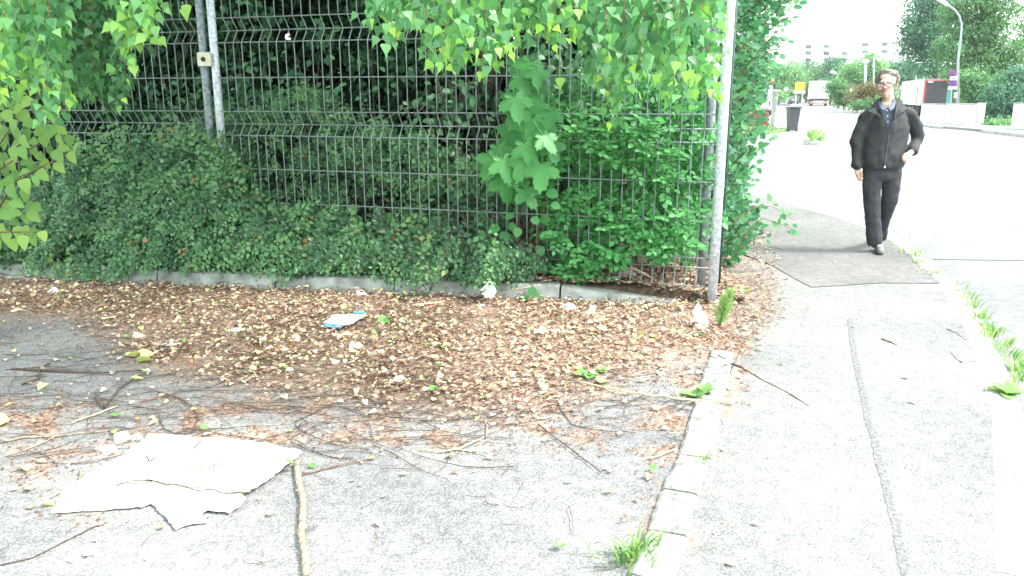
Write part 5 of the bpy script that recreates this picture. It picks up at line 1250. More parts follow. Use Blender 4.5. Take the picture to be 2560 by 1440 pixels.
# ---- yellow sign board and small signs down the street
g = Gd(2000, 135, -.1); t = empty('direction_sign', g, 'yellow direction sign on white posts beside the far car', 'road sign')
c = P(1999, 216, 135); MB().box(c, (1.5, .08, 1.35), 0, .03).build('board', M['yellow'], t); c = P(1998, 230, 135); MB().box(c, (2.0, .07, .42), 0, .02).build('lower_board', M['cream'], t)
for x in (1990, 2006): q = P(x, 240, 135.1); MB().tube([(q.x, q.y, -.1), (q.x, q.y, Zat(210, 135))], .07, 6).build('post', M['white_paint'], t)
def roundsign(px, py, d, r, mat, label, h=None):
    c = P(px, py, d); t = empty('round_sign', (c.x, c.y, -.1), label, 'road sign')
    MB().tube([(c.x, c.y + .03, -.1), (c.x, c.y + .03, c.z)], .04, 6).build('pole', M['galv_dull'], t); MB().tube([c + Vector((0, -.02, 0)), c], r, 16).build('sign_face', mat, t)
roundsign(1965, 223, 125, .30, M['white_paint'], 'small white round sign left of the yellow board')
roundsign(2095, 229, 90, .30, M['sign_blue'], 'small blue round sign at the bushes right of the lorry')
c = P(2127, 224, 85); t = empty('warning_sign', (c.x, c.y, -.1), 'red-bordered triangular sign in the bushes behind the man', 'road sign'); MB().tube([(c.x, c.y + .03, -.1), (c.x, c.y + .03, c.z)], .035, 6).build('pole', M['galv_dull'], t)
MB().add([c + Vector((-.32, 0, -.25)), c + Vector((.32, 0, -.25)), c + Vector((0, 0, .32))], [(0, 1, 2)]).build('sign_border', M['red'], t); MB().add([c + Vector((-.19, -.02, -.17)), c + Vector((.19, -.02, -.17)), c + Vector((0, -.02, .17))], [(0, 1, 2)]).build('sign_face', M['white_paint'], t)
c = P(1928, 196, 60); t = empty('bus_stop_flag', (c.x, c.y, -.05), 'white and red sign flag among the leaves at the side street', 'road sign'); MB().tube([(c.x - .25, c.y, -.05), (c.x - .25, c.y, c.z + .4)], .03, 6).build('pole', M['galv_dull'], t)
MB().box(c, (.42, .04, .52), 0, .01).build('flag', M['white_paint'], t); MB().box(c + Vector((.05, -.03, -.20)), (.28, .02, .10)).build('stripe', M['red'], t)
# ---- street lamps
def lamp(px, d, ytop, head, r, label, arm=None, base=-.1):
    g = Gd(px, d, base); top = P(px, ytop, d); t = empty('street_lamp', g, label, 'street lamp')
    pts = [g, top]
    if arm: pts += [P(x, y, d) for x, y in arm]
    MB().tube(pts, [r * 1.3, r] + [r * .8] * (len(pts) - 2), 8).build('pole', M['lamp_paint'], t, smooth=True)
    a, b = P(head[0], head[1], d), P(head[2], head[3], d); hw = r * 1.5
    MB().tube([a, a.lerp(b, .15), a.lerp(b, .8), b], [r * .8, hw, hw * 1.15, hw * .4], 8).build('lamp_head', M['white_paint'], t, smooth=True)
lamp(2395, 48, 150, (2372, 14, 2338, -8), .068, 'tall curved street lamp standing in front of the big tree', [(2403, 85), (2404, 60), (2398, 40), (2388, 26), (2372, 14)])
lamp(2096, 100, 190, (2090, 184, 2076, 178), .12, 'short lamp with a tilted head right of the lorry', [(2094, 186)])
lamp(2110, 110, 165, (2116, 158, 2128, 152), .07, 'slim lamp rising from the bushes behind the lorry', [(2113, 159)])
lamp(2163, 95, 156, (2156, 154, 2172, 153), .13, 'pale lamp with a short cross head above the bright bush', None)
lamp(2184, 85, 150, (2184, 150, 2187, 143), .07, 'thin grey pole left of the man\'s head', None)
# ---- apartment block
D_ = 250; bl = empty('apartment_building', P(2100, 238, D_ + 6), 'pale white apartment block with rows of windows beyond the trees', 'building')
def abox(x0, y0, x1, y1, d, dep, name, mat, par=bl):
    a, b = P(x0, y0, d), P(x1, y1, d); return MB().box(((a.x + b.x) / 2, d + dep / 2, (a.z + b.z) / 2), (abs(b.x - a.x), dep, abs(a.z - b.z))).build(name, mat, par)
bl.location.z = 0
abox(1990, 108, 2130, 245, 250, 12, 'wall', M['facade']); abox(2130.5, 103, 2295, 245, 250.8, 12, 'wall', M['facade']); abox(1940, 130, 1989.5, 245, 252, 10, 'wall', M['facade'])
abox(1988, 105, 2131, 108, 249.5, 13, 'roof', M['facade']); abox(2129, 100, 2297, 103, 250.2, 13, 'roof', M['facade'])
for ry in (114, 131, 148):
    for k, cx_ in enumerate((2022, 2067, 2112)):
        if (ry, k) == (114, 2): continue
        wv = abox(cx_ - 7, ry, cx_ + 6, ry + 8, 249.9, .15, 'window', M['shade'] if (k + ry) % 2 else M['pane']); 
        o = abox(cx_ - 7.5, ry - 1.2, cx_ + 7, ry, 249.4, .6, 'lintel', M['pane'])
        abox(cx_ - 12, ry + 8.5, cx_ + 11, ry + 12, 248.6, 1.3, 'balcony', M['facade'])
    for cx_ in (2001, 2045, 2141): abox(cx_ - 1.2, ry + 1, cx_ + 1.2, ry + 6, 249.9, .15, 'window', M['pane'])
for cx_, ry in ((2163, 109), (2163, 127), (2212, 108), (2212, 126), (2255, 112), (2255, 130)): abox(cx_ - 7, ry, cx_ + 7, ry + 7, 250.7, .15, 'window', M['shade']); abox(cx_ - 7, ry - 1, cx_ + 7, ry, 250.3, .5, 'lintel', M['pane'])
# ---- trees and bushes of the street
L['far_bright'] = leafmat('light green far leaf', [(0, (.11, .25, .12)), (1, (.20, .38, .18))], .3, .6); L['far_dark'] = leafmat('dark far leaf', [(0, (.045, .13, .09)), (1, (.09, .22, .14))], .25, .6)  # leaf colours that differ from tree to tree
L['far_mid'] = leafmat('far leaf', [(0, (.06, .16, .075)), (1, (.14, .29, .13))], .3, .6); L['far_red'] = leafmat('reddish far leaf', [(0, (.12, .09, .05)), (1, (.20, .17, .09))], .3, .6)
def crown(name, label, cat, blobs, d, mat, trunk_px, leaf_px=7, dens=1.0, tr=.12, T=T_SMALL, aniso=1):
    """blobs: (px, py, half width, half height) of the lobes of the crown, standing at distance d"""
    g = Gd(trunk_px, d, -.1); root = empty(name, g, label, cat); lv = Leaves(); k1 = d / F
    for (x, y, rw, rh) in blobs:
        c = np.array(P(x, y, d + random.uniform(-1, 1) * rw * k1 * .5)); n = int(dens * 3.4 * rw * rh / (leaf_px ** 2) * 15)
        nc = max(6, n // 26)
        for _ in range(nc):
            dv = unit(rv(1))[0]; rr = random.uniform(.12, 1.0) ** .6
            if noise.noise(Vector((dv * 1.9 + c * .37).tolist())) > .28: rr *= .7
            cc = c + dv * np.array([rw, (rw + rh) / 2, rh]) * k1 * rr; m = 26
            p = cc + rv(m, 1) * np.array([1, 1, .55]) * k1 * max(leaf_px * 1.5, min(rw, rh) * .16)
            lv.add(p, rv(m) + np.array([0, 0, -.3]), rv(m, .6) + np.array([0, -.5, .8]), leaf_px * k1 * RNG.uniform(.6, 1.3, m), np.clip(RNG.normal(.5, .22, m) + random.gauss(0, .1), 0, .99))
    lv.put(root, 'leaf_clump', T, L[mat], 0, 'crown')
    cy = sum(b[1] for b in blobs) / len(blobs); cx_ = sum(b[0] for b in blobs) / len(blobs); tp = P(cx_, cy, d)
    MB().tube([g, Vector((g.x * .7 + tp.x * .3, d, tp.z * .4)), tp], [tr * 1.3, tr, tr * .4], 7).build('trunk', M['trunk'], root, smooth=True)
    if rh > 14:
        for (x, y, rw, rh) in blobs[:6]:
            a = Vector((g.x * .5 + tp.x * .5, d, tp.z * .6)); b = P(x, y, d); MB().tube([a, a.lerp(b, .5) + Vector((0, 0, .1)), b], [tr * .5, tr * .35, tr * .12], 5).build('limb', M['trunk'], root)
    return root
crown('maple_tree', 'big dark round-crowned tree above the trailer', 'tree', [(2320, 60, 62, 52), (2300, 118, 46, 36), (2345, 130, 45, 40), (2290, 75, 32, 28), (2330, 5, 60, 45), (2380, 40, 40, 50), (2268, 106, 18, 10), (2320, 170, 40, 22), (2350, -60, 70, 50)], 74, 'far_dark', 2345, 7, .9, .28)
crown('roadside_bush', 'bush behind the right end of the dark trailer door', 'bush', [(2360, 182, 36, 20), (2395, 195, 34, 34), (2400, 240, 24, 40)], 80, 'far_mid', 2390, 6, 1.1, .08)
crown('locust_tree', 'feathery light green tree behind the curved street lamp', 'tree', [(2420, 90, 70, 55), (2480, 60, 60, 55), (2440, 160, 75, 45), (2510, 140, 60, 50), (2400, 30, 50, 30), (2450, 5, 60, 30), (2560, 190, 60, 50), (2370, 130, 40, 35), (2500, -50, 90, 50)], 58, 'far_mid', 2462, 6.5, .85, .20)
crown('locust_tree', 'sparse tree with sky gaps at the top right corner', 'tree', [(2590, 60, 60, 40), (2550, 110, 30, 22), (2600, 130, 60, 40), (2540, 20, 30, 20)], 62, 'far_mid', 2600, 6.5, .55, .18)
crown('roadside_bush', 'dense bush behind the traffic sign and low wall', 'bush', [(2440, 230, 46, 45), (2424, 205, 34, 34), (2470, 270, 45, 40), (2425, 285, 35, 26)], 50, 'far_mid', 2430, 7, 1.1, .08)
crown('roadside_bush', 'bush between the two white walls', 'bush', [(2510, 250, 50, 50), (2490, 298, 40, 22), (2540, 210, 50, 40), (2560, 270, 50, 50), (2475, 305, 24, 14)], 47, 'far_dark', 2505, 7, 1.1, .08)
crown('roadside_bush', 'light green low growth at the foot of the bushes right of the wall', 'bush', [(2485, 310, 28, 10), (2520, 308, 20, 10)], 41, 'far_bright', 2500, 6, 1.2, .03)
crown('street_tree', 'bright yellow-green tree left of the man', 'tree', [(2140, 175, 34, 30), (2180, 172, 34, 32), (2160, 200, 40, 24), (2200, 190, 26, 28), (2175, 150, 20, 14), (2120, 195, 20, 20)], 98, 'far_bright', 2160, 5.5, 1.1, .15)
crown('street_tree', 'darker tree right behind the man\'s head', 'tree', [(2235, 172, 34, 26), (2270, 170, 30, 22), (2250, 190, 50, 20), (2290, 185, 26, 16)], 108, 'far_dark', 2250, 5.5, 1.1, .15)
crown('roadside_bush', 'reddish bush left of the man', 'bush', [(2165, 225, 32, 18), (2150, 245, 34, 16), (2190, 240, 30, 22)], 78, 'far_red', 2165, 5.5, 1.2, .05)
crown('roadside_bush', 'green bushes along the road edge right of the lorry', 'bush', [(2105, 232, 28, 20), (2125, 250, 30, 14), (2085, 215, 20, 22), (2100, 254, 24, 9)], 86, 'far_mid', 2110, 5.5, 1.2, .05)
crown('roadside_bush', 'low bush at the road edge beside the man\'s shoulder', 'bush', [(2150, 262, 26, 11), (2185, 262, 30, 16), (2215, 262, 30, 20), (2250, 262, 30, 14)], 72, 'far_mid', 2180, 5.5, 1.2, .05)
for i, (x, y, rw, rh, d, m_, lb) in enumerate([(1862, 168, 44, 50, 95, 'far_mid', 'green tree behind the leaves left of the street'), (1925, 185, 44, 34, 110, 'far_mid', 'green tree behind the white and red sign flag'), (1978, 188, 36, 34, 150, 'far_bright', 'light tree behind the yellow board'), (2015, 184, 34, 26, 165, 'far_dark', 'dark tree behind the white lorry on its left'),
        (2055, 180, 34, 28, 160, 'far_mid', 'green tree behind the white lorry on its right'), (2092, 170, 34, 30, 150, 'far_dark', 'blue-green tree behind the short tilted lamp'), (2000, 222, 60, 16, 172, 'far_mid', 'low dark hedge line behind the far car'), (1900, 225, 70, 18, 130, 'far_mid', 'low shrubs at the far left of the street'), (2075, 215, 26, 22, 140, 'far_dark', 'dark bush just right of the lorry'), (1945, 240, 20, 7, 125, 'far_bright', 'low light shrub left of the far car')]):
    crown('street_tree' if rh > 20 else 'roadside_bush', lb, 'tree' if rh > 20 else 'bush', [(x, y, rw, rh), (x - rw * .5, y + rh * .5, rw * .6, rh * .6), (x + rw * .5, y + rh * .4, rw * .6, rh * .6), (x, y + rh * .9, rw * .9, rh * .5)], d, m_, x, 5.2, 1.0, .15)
wd = empty('woodland', (20, 215, -.1), kind='stuff'); lv = Leaves()
for k in range(420):
    x = random.uniform(1500, 2900); c = np.array(P(x, random.uniform(185, 238), 200 + random.uniform(-10, 10))); m = 40
    lv.add(c + rv(m) * np.array([2.2, 2, .9]), rv(m), rv(m, .6) + np.array([0, -.5, .8]), RNG.uniform(.5, 1.1, m), np.clip(RNG.normal(.5, .2, m), 0, 1))
p_ = np.concatenate(lv.p); me = leaf_mesh('woodland', T_SMALL, p_, basis(np.concatenate(lv.d), np.concatenate(lv.n)), np.concatenate(lv.s), np.concatenate(lv.t), L['far_mid'])
bpy.data.objects.remove(wd); o = bpy.data.objects.new('distant_woodland', me); COL.objects.link(o); tag(o, 'distant line of trees closing the end of the street', 'woodland', kind='stuff')
for i, (x, y, w_, h_, n_, lb) in enumerate([(1880, 325, 60, .3, 200, 'weedy grass growing in front of the brick wall'), (1925, 330, 40, .25, 120, 'yellowish weeds left of the white cabinet'), (2036, 350, 14, .32, 90, 'light green weeds at the tip of the side pavement'), (2050, 352, 8, .2, 40, 'low weeds spilling off the side kerb')]):
    c = G(x, y); root = empty('weed_patch', c, lb, 'weeds'); lv = Leaves()
    for k in range(n_):
        g = G(x + random.gauss(0, w_ * .4), y + random.gauss(0, 3), .08); lv.add(np.array(g) + np.array([0, 0, random.uniform(0, h_ * .6)]), np.array((random.gauss(0, .6), random.gauss(0, .6), 1)), np.array((0, -1, .5)) + RNG.normal(0, .5, 3), h_ * random.uniform(.3, .7), random.random())
    lv.put(root, 'leaf', T_WILLOW if i < 2 else T_OVAL, L['weed'], 0, 'foliage')

hz_, ht, hb_ = newmat('added haze'); ht.nodes.remove(hb_)  # thin haze volume, added to lift dark tones and pale the distance
pv = N(ht, 'VolumePrincipled'); pv.inputs['Color'].default_value = (.93, .97, .97, 1); pv.inputs['Density'].default_value = .0003; pv.inputs['Anisotropy'].default_value = .2
ht.links.new(pv.outputs[0], ht.nodes['Material Output'].inputs['Volume'])
o = MB().box((60, 130, 13.5), (420, 330, 30)).build('haze', hz_); o['kind'] = 'stuff'
# ================================================================ THE WALKING MAN
MY = 7.80
def Q(px, py, dy=0.0): return P(px, py, MY + dy)
class Blob:
    def __init__(s): s.bm = bmesh.new()
    def ell(s, c, r, rot=None, sub=2):
        m = Matrix.Translation(Vector(c)) @ (rot.to_4x4() if rot else Matrix.Identity(4)) @ Matrix.Diagonal((r[0], r[1], r[2], 1))
        bmesh.ops.create_icosphere(s.bm, subdivisions=sub, radius=1, matrix=m)
    def chain(s, pts, rad, sq=1.0, n=7, sub=2):
        for i in range(len(pts) - 1):
            a, b = Vector(pts[i]), Vector(pts[i + 1]); ra, rb = rad[i], rad[i + 1]
            k = max(2, min(n * 2, int((b - a).length / (min(ra, rb) * .35)) + 1))
            for q in range(k + 1):
                t = q / k; r = ra + (rb - ra) * t; s.ell(a.lerp(b, t), (r, r * sq, r), None, sub)
    def remesh(s, voxel, smooth=4):
        me = bpy.data.meshes.new('tmp'); s.bm.to_mesh(me); s.bm.free()
        ob = bpy.data.objects.new('tmp', me); COL.objects.link(ob)
        md = ob.modifiers.new('r', 'REMESH'); md.mode = 'VOXEL'; md.voxel_size = voxel
        if smooth: m2 = ob.modifiers.new('s', 'SMOOTH'); m2.iterations = smooth; m2.factor = .5
        dg = bpy.context.evaluated_depsgraph_get(); ev = ob.evaluated_get(dg); m = bpy.data.meshes.new_from_object(ev)
        bpy.data.objects.remove(ob); bpy.data.meshes.remove(me)
        return m
def mesh_part(me, name, mat, parent, fn=None, cut=None, smooth=True):
    """me in world space; fn moves vertices along the normal, cut drops faces"""
    bm = bmesh.new(); bm.from_mesh(me); bm.normal_update()
    if fn:
        mv = [(v, v.normal * fn(v.co)) for v in bm.verts]
        for v, d in mv: v.co += d
    if cut:
        dl = [f for f in bm.faces if cut(f.calc_center_median(), f.normal)]
        bmesh.ops.delete(bm, geom=dl, context='FACES')
    o_ = Vector(parent_world(parent))
    for v in bm.verts: v.co -= o_
    for f in bm.faces: f.smooth = smooth
    bm.to_mesh(me); bm.free(); me.materials.clear(); me.materials.append(mat)
    ob = bpy.data.objects.new(name, me); COL.objects.link(ob); ob.parent = parent
    return ob
M['skin'] = basic('skin', (.56, .38, .29), .5, var=.07, scale=25, spec=.35)
M['skin'].node_tree.nodes['Principled BSDF'].inputs['Subsurface Weight'].default_value = .08
M['jacket'] = basic('black jacket fabric', (.031, .034, .037), .8, var=.12, scale=10, bump=.3, bscale=180, spec=.35)
M['trouser'] = basic('charcoal trousers', (.042, .045, .052), .85, var=.1, scale=8, bump=.3, bscale=220, spec=.25)
M['shirt'] = basic('blue grey shirt', (.10, .12, .17), .85, var=.1, scale=20, bump=.2)
M['hair'] = basic('greying hair', (.22, .20, .18), .7, var=.3, scale=60, bump=.6, bscale=150)
M['beard'] = basic('stubble', (.27, .19, .145), .8, var=.25, scale=120)
M['lip'] = basic('lips', (.42, .17, .14), .5); M['glass_frame'] = basic('glasses frame', (.05, .012, .014), .35)
M['shoe'] = basic('grey shoe', (.12, .12, .12), .7, var=.2, scale=40); M['sole'] = basic('black sole', (.025, .025, .025), .8); M['mint'] = basic('mint accent', (.08, .55, .38), .5)
m_, t_, b_ = newmat('spectacle lens'); b_.inputs['Base Color'].default_value = (.8, .75, .78, 1); b_.inputs['Roughness'].default_value = .05; b_.inputs['Alpha'].default_value = .22; b_.inputs['Specular IOR Level'].default_value = .8; M['lens'] = m_
man = empty('person', G(2190, 626), 'man in black jacket and charcoal trousers walking on the pavement, greying hair and glasses', 'person')
# body: one continuous skin surface, head to feet
b = Blob()
hc_ = Q(2217, 200, 0)
b.ell(Q(2218, 199, .012), (.076, .094, .090)); b.ell(Q(2216, 212, -.028), (.064, .068, .078)); b.ell(Q(2214, 229, -.030), (.052, .058, .050)); b.ell(Q(2213, 240, -.062), (.027, .024, .020)); b.ell(Q(2214, 233, -.07), (.032, .022, .022))
b.ell(Q(2213, 203, -.078), (.052, .018, .013)); b.ell(Q(2212.5, 213, -.094), (.0115, .014, .024)); b.ell(Q(2212, 219.5, -.104), (.0155, .017, .011)); b.ell(Q(2208, 220.5, -.094), (.008, .011, .007)); b.ell(Q(2216, 220.5, -.094), (.008, .011, .007))
b.ell(Q(2200, 221, -.062), (.022, .022, .022)); b.ell(Q(2226, 220, -.060), (.022, .022, .022)); b.ell(Q(2213, 229, -.083), (.020, .013, .010)); b.ell(Q(2214, 193, -.06), (.055, .03, .035))
for x, dx in ((2191, -1), (2242, 1)):
    b.ell(Q(x, 212, .012), (.008, .018, .030)); b.ell(Q(x + dx * 1.5, 207, .02), (.007, .014, .014)); b.ell(Q(x, 219, .008), (.006, .010, .010))
b.chain([Q(2218, 228, .02), Q(2219, 256, .03)], [.056, .062], 1, 6)
b.ell(Q(2219, 262, .03), (.11, .075, .045))
b.chain([Q(2218, 275, .03), Q(2212, 330, .02), Q(2206, 400, .0), Q(2206, 420, 0)], [.105, .12, .115, .115], .85, 5)
b.chain([Q(2180, 284, .02), Q(2164, 290, .02), Q(2143, 352, .01), Q(2141, 372, 0), Q(2142, 416, -.05)], [.045, .045, .036, .032, .025], 1, 6)
b.chain([Q(2258, 284, .03), Q(2280, 290, .03), Q(2293, 336, .05), Q(2291, 353, .04), Q(2278, 381, -.13)], [.045, .045, .036, .032, .027], 1, 6)
b.chain([Q(2184, 424, 0), Q(2180, 505, -.03), Q(2184, 600, .01)], [.08, .055, .04], 1, 6); b.chain([Q(2226, 424, 0), Q(2220, 506, .03), Q(2203, 592, .40)], [.08, .055, .04], 1, 6)
b.chain([Q(2184, 606, .03), Q(2183, 612, -.02)], [.034, .025], 1, 4)
# hands: hanging hand (left in the picture)
def fingers(base, tips, r=.0085, th=None):
    for (a, m1, c) in tips: b.chain([a, m1, c], [r * 1.12, r * 1.0, r * .82], 1, 5, 1)
hx = lambda x, y, dy=0: Q(x, y, -.05 + dy)
b.chain([hx(2141, 416), hx(2143, 424, -.004)], [.024, .027], .75, 4); b.ell(hx(2146, 431, -.01), (.036, .017, .036)); b.ell(hx(2144, 427, -.01), (.030, .018, .034))
fingers(None, [(hx(2141, 437, 0), hx(2143, 444, .0), hx(2146, 450, .012)), (hx(2145, 438, -.006), hx(2147, 446, -.006), hx(2150, 452.5, .008)), (hx(2149, 438, -.010), hx(2151.5, 446, -.012), hx(2154, 452, .0)), (hx(2152, 436, -.014), hx(2155, 443, -.018), hx(2156.5, 448, -.008)), (hx(2149, 426, -.022), hx(2154, 432, -.034), hx(2156.5, 439, -.034))])
# the swinging hand (right in the picture), loosely closed, knuckles forward
hy = lambda x, y, dy=0: Q(x, y, -.15 + dy)
b.chain([hy(2278, 381), hy(2274, 384, -.01)], [.027, .029], .8, 4); b.ell(hy(2268, 389, -.015), (.036, .024, .032)); b.ell(hy(2272, 386, -.012), (.03, .022, .028))
fingers(None, [(hy(2260, 386, -.03), hy(2256, 391, -.035), hy(2257, 398, -.015)), (hy(2261, 390, -.034), hy(2256.5, 396, -.04), hy(2258, 403, -.02)), (hy(2264, 393, -.035), hy(2260, 400, -.042), hy(2261, 406, -.02)), (hy(2268, 395, -.032), hy(2265, 401, -.038), hy(2266, 406, -.02)), (hy(2266, 383, -.035), hy(2261, 386, -.055), hy(2258.5, 392, -.058))])
mesh_part(b.remesh(.0048, 3), 'body', M['skin'], man)
# shirt with collar, showing in the jacket's opening
b = Blob(); b.ell(Q(2219, 266, .02), (.125, .085, .05)); b.chain([Q(2219, 285, .025), Q(2216, 340, .02)], [.16, .175], .66, 6)
def zone(poly): 
    f = poly_in(poly); return lambda c: bool(f(np.array([PX(c.x, c.y, c.z)[0]]), np.array([PX(c.x, c.y, c.z)[1]]))[0])
neckhole = zone([(2203, 235), (2205, 256), (2215, 268), (2221, 270), (2230, 260), (2236, 235)])
mesh_part(b.remesh(.010, 4), 'shirt', M['shirt'], man, cut=lambda c, n: n.y < .3 and neckhole(c))
def flap(pts, name, mat, th=.006):
    P3 = [Q(x, y, dy) for x, y, dy in pts]; n = len(P3); c = sum(P3, Vector()) / n + Vector((0, -.006, 0))
    vs = P3 + [c]; vs2 = [v + Vector((0, th, 0)) for v in vs]
    fs = [(i, (i + 1) % n, n) for i in range(n)] + [((i + 1) % n + n + 1, i + n + 1, 2 * n + 1) for i in range(n)] + [((i + 1) % n, i, i + n + 1, (i + 1) % n + n + 1) for i in range(n)]
    return MB().add(vs, fs and vs2 and fs) if False else MB().add(vs + vs2, fs).build(name, mat, man)
flap([(2199, 250, -.045), (2203, 255, -.075), (2216, 267, -.112), (2214, 276, -.135), (2203, 272, -.12), (2196, 258, -.06)], 'shirt_collar', M['shirt'])
flap([(2237, 247, -.04), (2232, 256, -.075), (2221, 268, -.112), (2226, 277, -.135), (2236, 270, -.11), (2241, 254, -.05)], 'shirt_collar', M['shirt'])
for (x, y) in ((2218, 276), (2219, 290), (2220, 304)): MB().tube([Q(x, y, -.128), Q(x, y, -.136)], .0055, 8).build('button', M['white_paint'], man)
# jacket
b = Blob()
def loft(keys, rz=.05, n=7):
    for i in range(len(keys) - 1):
        (p0, a0, b0), (p1, a1, b1) = keys[i], keys[i + 1]
        for q in range(n + 1): t = q / n; b.ell(Vector(p0).lerp(Vector(p1), t), (a0 + (a1 - a0) * t, b0 + (b1 - b0) * t, rz), None, 3)
loft([(Q(2219, 266, .03), .10, .09), (Q(2218, 280, .025), .165, .115), (Q(2218, 298, .02), .198, .13), (Q(2217, 320, .015), .210, .140), (Q(2213, 350, .01), .208, .140), (Q(2208, 380, 0), .208, .143), (Q(2205, 405, 0), .213, .148), (Q(2204, 415, 0), .206, .143)])
b.chain([Q(2201, 266, .03), Q(2168, 294, .025)], [.055, .076], 1, 4); b.chain([Q(2238, 265, .03), Q(2274, 292, .03)], [.055, .078], 1, 4)
b.chain([Q(2166, 295, .02), Q(2150, 325, .015), Q(2142, 352, .01), Q(2140, 372, 0), Q(2140, 398, -.03), Q(2142, 411, -.045)], [.074, .066, .060, .056, .049, .054], 1, 5)
b.chain([Q(2275, 294, .03), Q(2287, 315, .04), Q(2293, 336, .05), Q(2291, 353, .04), Q(2284, 369, -.05), Q(2280, 379, -.11)], [.075, .069, .063, .059, .052, .054], 1, 5)
vcut = zone([(2194, 236), (2189, 254), (2197, 268), (2206, 288), (2214, 304), (2221, 320), (2226, 322), (2231, 305), (2236, 285), (2239, 265), (2241, 250), (2238, 236)])
def folds(c):
    x, y = PX(c.x, c.y, c.z)
    f = .014 * noise.noise(Vector((c.x * 9 + c.z * 5, c.y * 8, c.z * 7))) + .006 * noise.noise(Vector((c.x * 22 - c.z * 12, c.y * 18, c.z * 16)))
    s = (c.x - c.z * .35) * 26; f += .003 * math.sin(c.x * 30 + c.z * 14 + 5 * noise.noise(c * 5))
    if 350 < y < 385 and (x < 2155 or x > 2275): f += .006 * noise.noise(Vector((c.x * 12, c.y * 12, c.z * 45)))
    return f
jm = b.remesh(.0085, 4)
top_cut = zone([(2198, 225), (2198, 252), (2236, 250), (2236, 225)])
mesh_part(jm, 'jacket', M['jacket'], man, folds, lambda c, n: (vcut(c) and c.y < MY + .03) or (c.z > 1.44 and abs(c.x - Q(2219, 262).x) < .075))
flap([(2197, 247, -.03), (2190, 251, -.05), (2178, 268, -.06), (2166, 272, -.055), (2172, 279, -.105), (2196, 288, -.145), (2207, 296, -.155), (2200, 275, -.135), (2194, 262, -.09)], 'jacket_collar', M['jacket'], .010)
flap([(2238, 245, -.03), (2247, 250, -.04), (2262, 262, -.05), (2271, 270, -.055), (2254, 281, -.12), (2245, 289, -.135), (2236, 300, -.15), (2238, 280, -.135), (2241, 262, -.085)], 'jacket_collar', M['jacket'], .010)
b = Blob(); b.chain([Q(2196, 252, .01), Q(2203, 246, .06), Q(2219, 244, .085), Q(2234, 245, .06), Q(2240, 251, .01)], [.016] * 5, 1, 5, 1); mesh_part(b.remesh(.007, 2), 'jacket_collar', M['jacket'], man)
M['zip'] = basic('zip metal', (.08, .08, .085), .5, .3); M['stripe_red'] = basic('dull red piping', (.14, .03, .04), .6)
from mathutils.bvhtree import BVHTree
_jo = [o for o in bpy.data.objects if o.name == 'jacket'][0]; _pw = Vector(parent_world(man))
_bv = BVHTree.FromPolygons([v.co + _pw for v in _jo.data.vertices], [tuple(p.vertices) for p in _jo.data.polygons])
def on_jacket(px, py, off=.004):
    d = ray(px, py).normalized(); h = _bv.ray_cast(Vector((0, 0, CAM_H)), d)
    return (h[0] if h[0] else Q(px, py, -.15)) - d * off
def seam(pts, r, name, mat):
    W = []
    for i in range(len(pts) - 1):
        for q in range(6): W.append(on_jacket(pts[i][0] + (pts[i + 1][0] - pts[i][0]) * q / 6, pts[i][1] + (pts[i + 1][1] - pts[i][1]) * q / 6, r * .6))
    W.append(on_jacket(*pts[-1], r * .6)); MB().tube(W, r, 5).build(name, mat, man)
seam([(2223, 323), (2221, 350), (2216, 380), (2212, 416)], .0045, 'zip', M['zip'])
seam([(2237, 308), (2236, 325), (2232, 346)], .003, 'pocket_zip', M['zip']); seam([(2176, 299), (2192, 298)], .003, 'piping', M['stripe_red'])
MB().tube([on_jacket(2212, 415, .008), on_jacket(2212, 420, .012)], .007, 6).build('zip_pull', M['white_paint'], man)
# trousers
b = Blob(); b.ell(Q(2205, 420, 0), (.185, .125, .10)); b.ell(Q(2204, 436, 0), (.18, .12, .08))
b.chain([Q(2183, 432, 0), Q(2180, 470, -.02), Q(2180, 506, -.035), Q(2182, 545, -.02), Q(2185, 580, 0), Q(2186, 601, .01)], [.100, .086, .078, .075, .078, .080], 1, 5)
b.chain([Q(2228, 432, 0), Q(2228, 470, .0), Q(2222, 506, .03), Q(2212, 540, .16), Q(2204, 572, .32), Q(2202, 590, .42)], [.100, .086, .074, .064, .062, .066], 1, 5)
def tf(c):
    x, y = PX(c.x, c.y, c.z)
    return .006 * noise.noise(Vector((c.x * 12, c.y * 9, c.z * 6))) + .006 * noise.noise(Vector((c.x * 20 + c.z * 9, c.y * 16, c.z * 14))) + .004 * noise.noise(Vector((c.x * 10, c.y * 10, c.z * 40)))
mesh_part(b.remesh(.009, 4), 'trousers', M['trouser'], man, tf, lambda c, n: n.z < -.75 and c.z < .25 and PX(c.x, c.y, c.z)[1] > 596)
# shoes
def shoe(heel, toe, r, lbl):
    heel, toe = Vector(heel), Vector(toe); d = (toe - heel); L_s = d.length
    b = Blob(); b.chain([heel + Vector((0, 0, .045)), heel.lerp(toe, .45) + Vector((0, 0, .045)), toe + Vector((0, 0, .026))], [.040, .042, .032], 1, 5); b.ell(heel.lerp(toe, .22) + Vector((0, 0, .075)), (.040, .05, .035))
    sh = mesh_part(b.remesh(.007, 3), 'shoe', M['shoe'], man)
    b = Blob(); b.chain([heel + Vector((0, .0, .012)), heel.lerp(toe, .6) + Vector((0, -.0, .012)), toe + Vector((0, 0, .014))], [.043, .047, .037], 1, 6)
    for v in b.bm.verts:
        f = (Vector((v.co.x, v.co.y, 0)) - Vector((heel.x, heel.y, 0))).dot(Vector((d.x, d.y, 0)).normalized()) / L_s; base = heel.z + (toe.z - heel.z) * min(1, max(0, f)); v.co.z = base + .012 + (v.co.z - base - .012) * .32
    mesh_part(b.remesh(.006, 1), 'sole', M['sole'], man)
    return sh
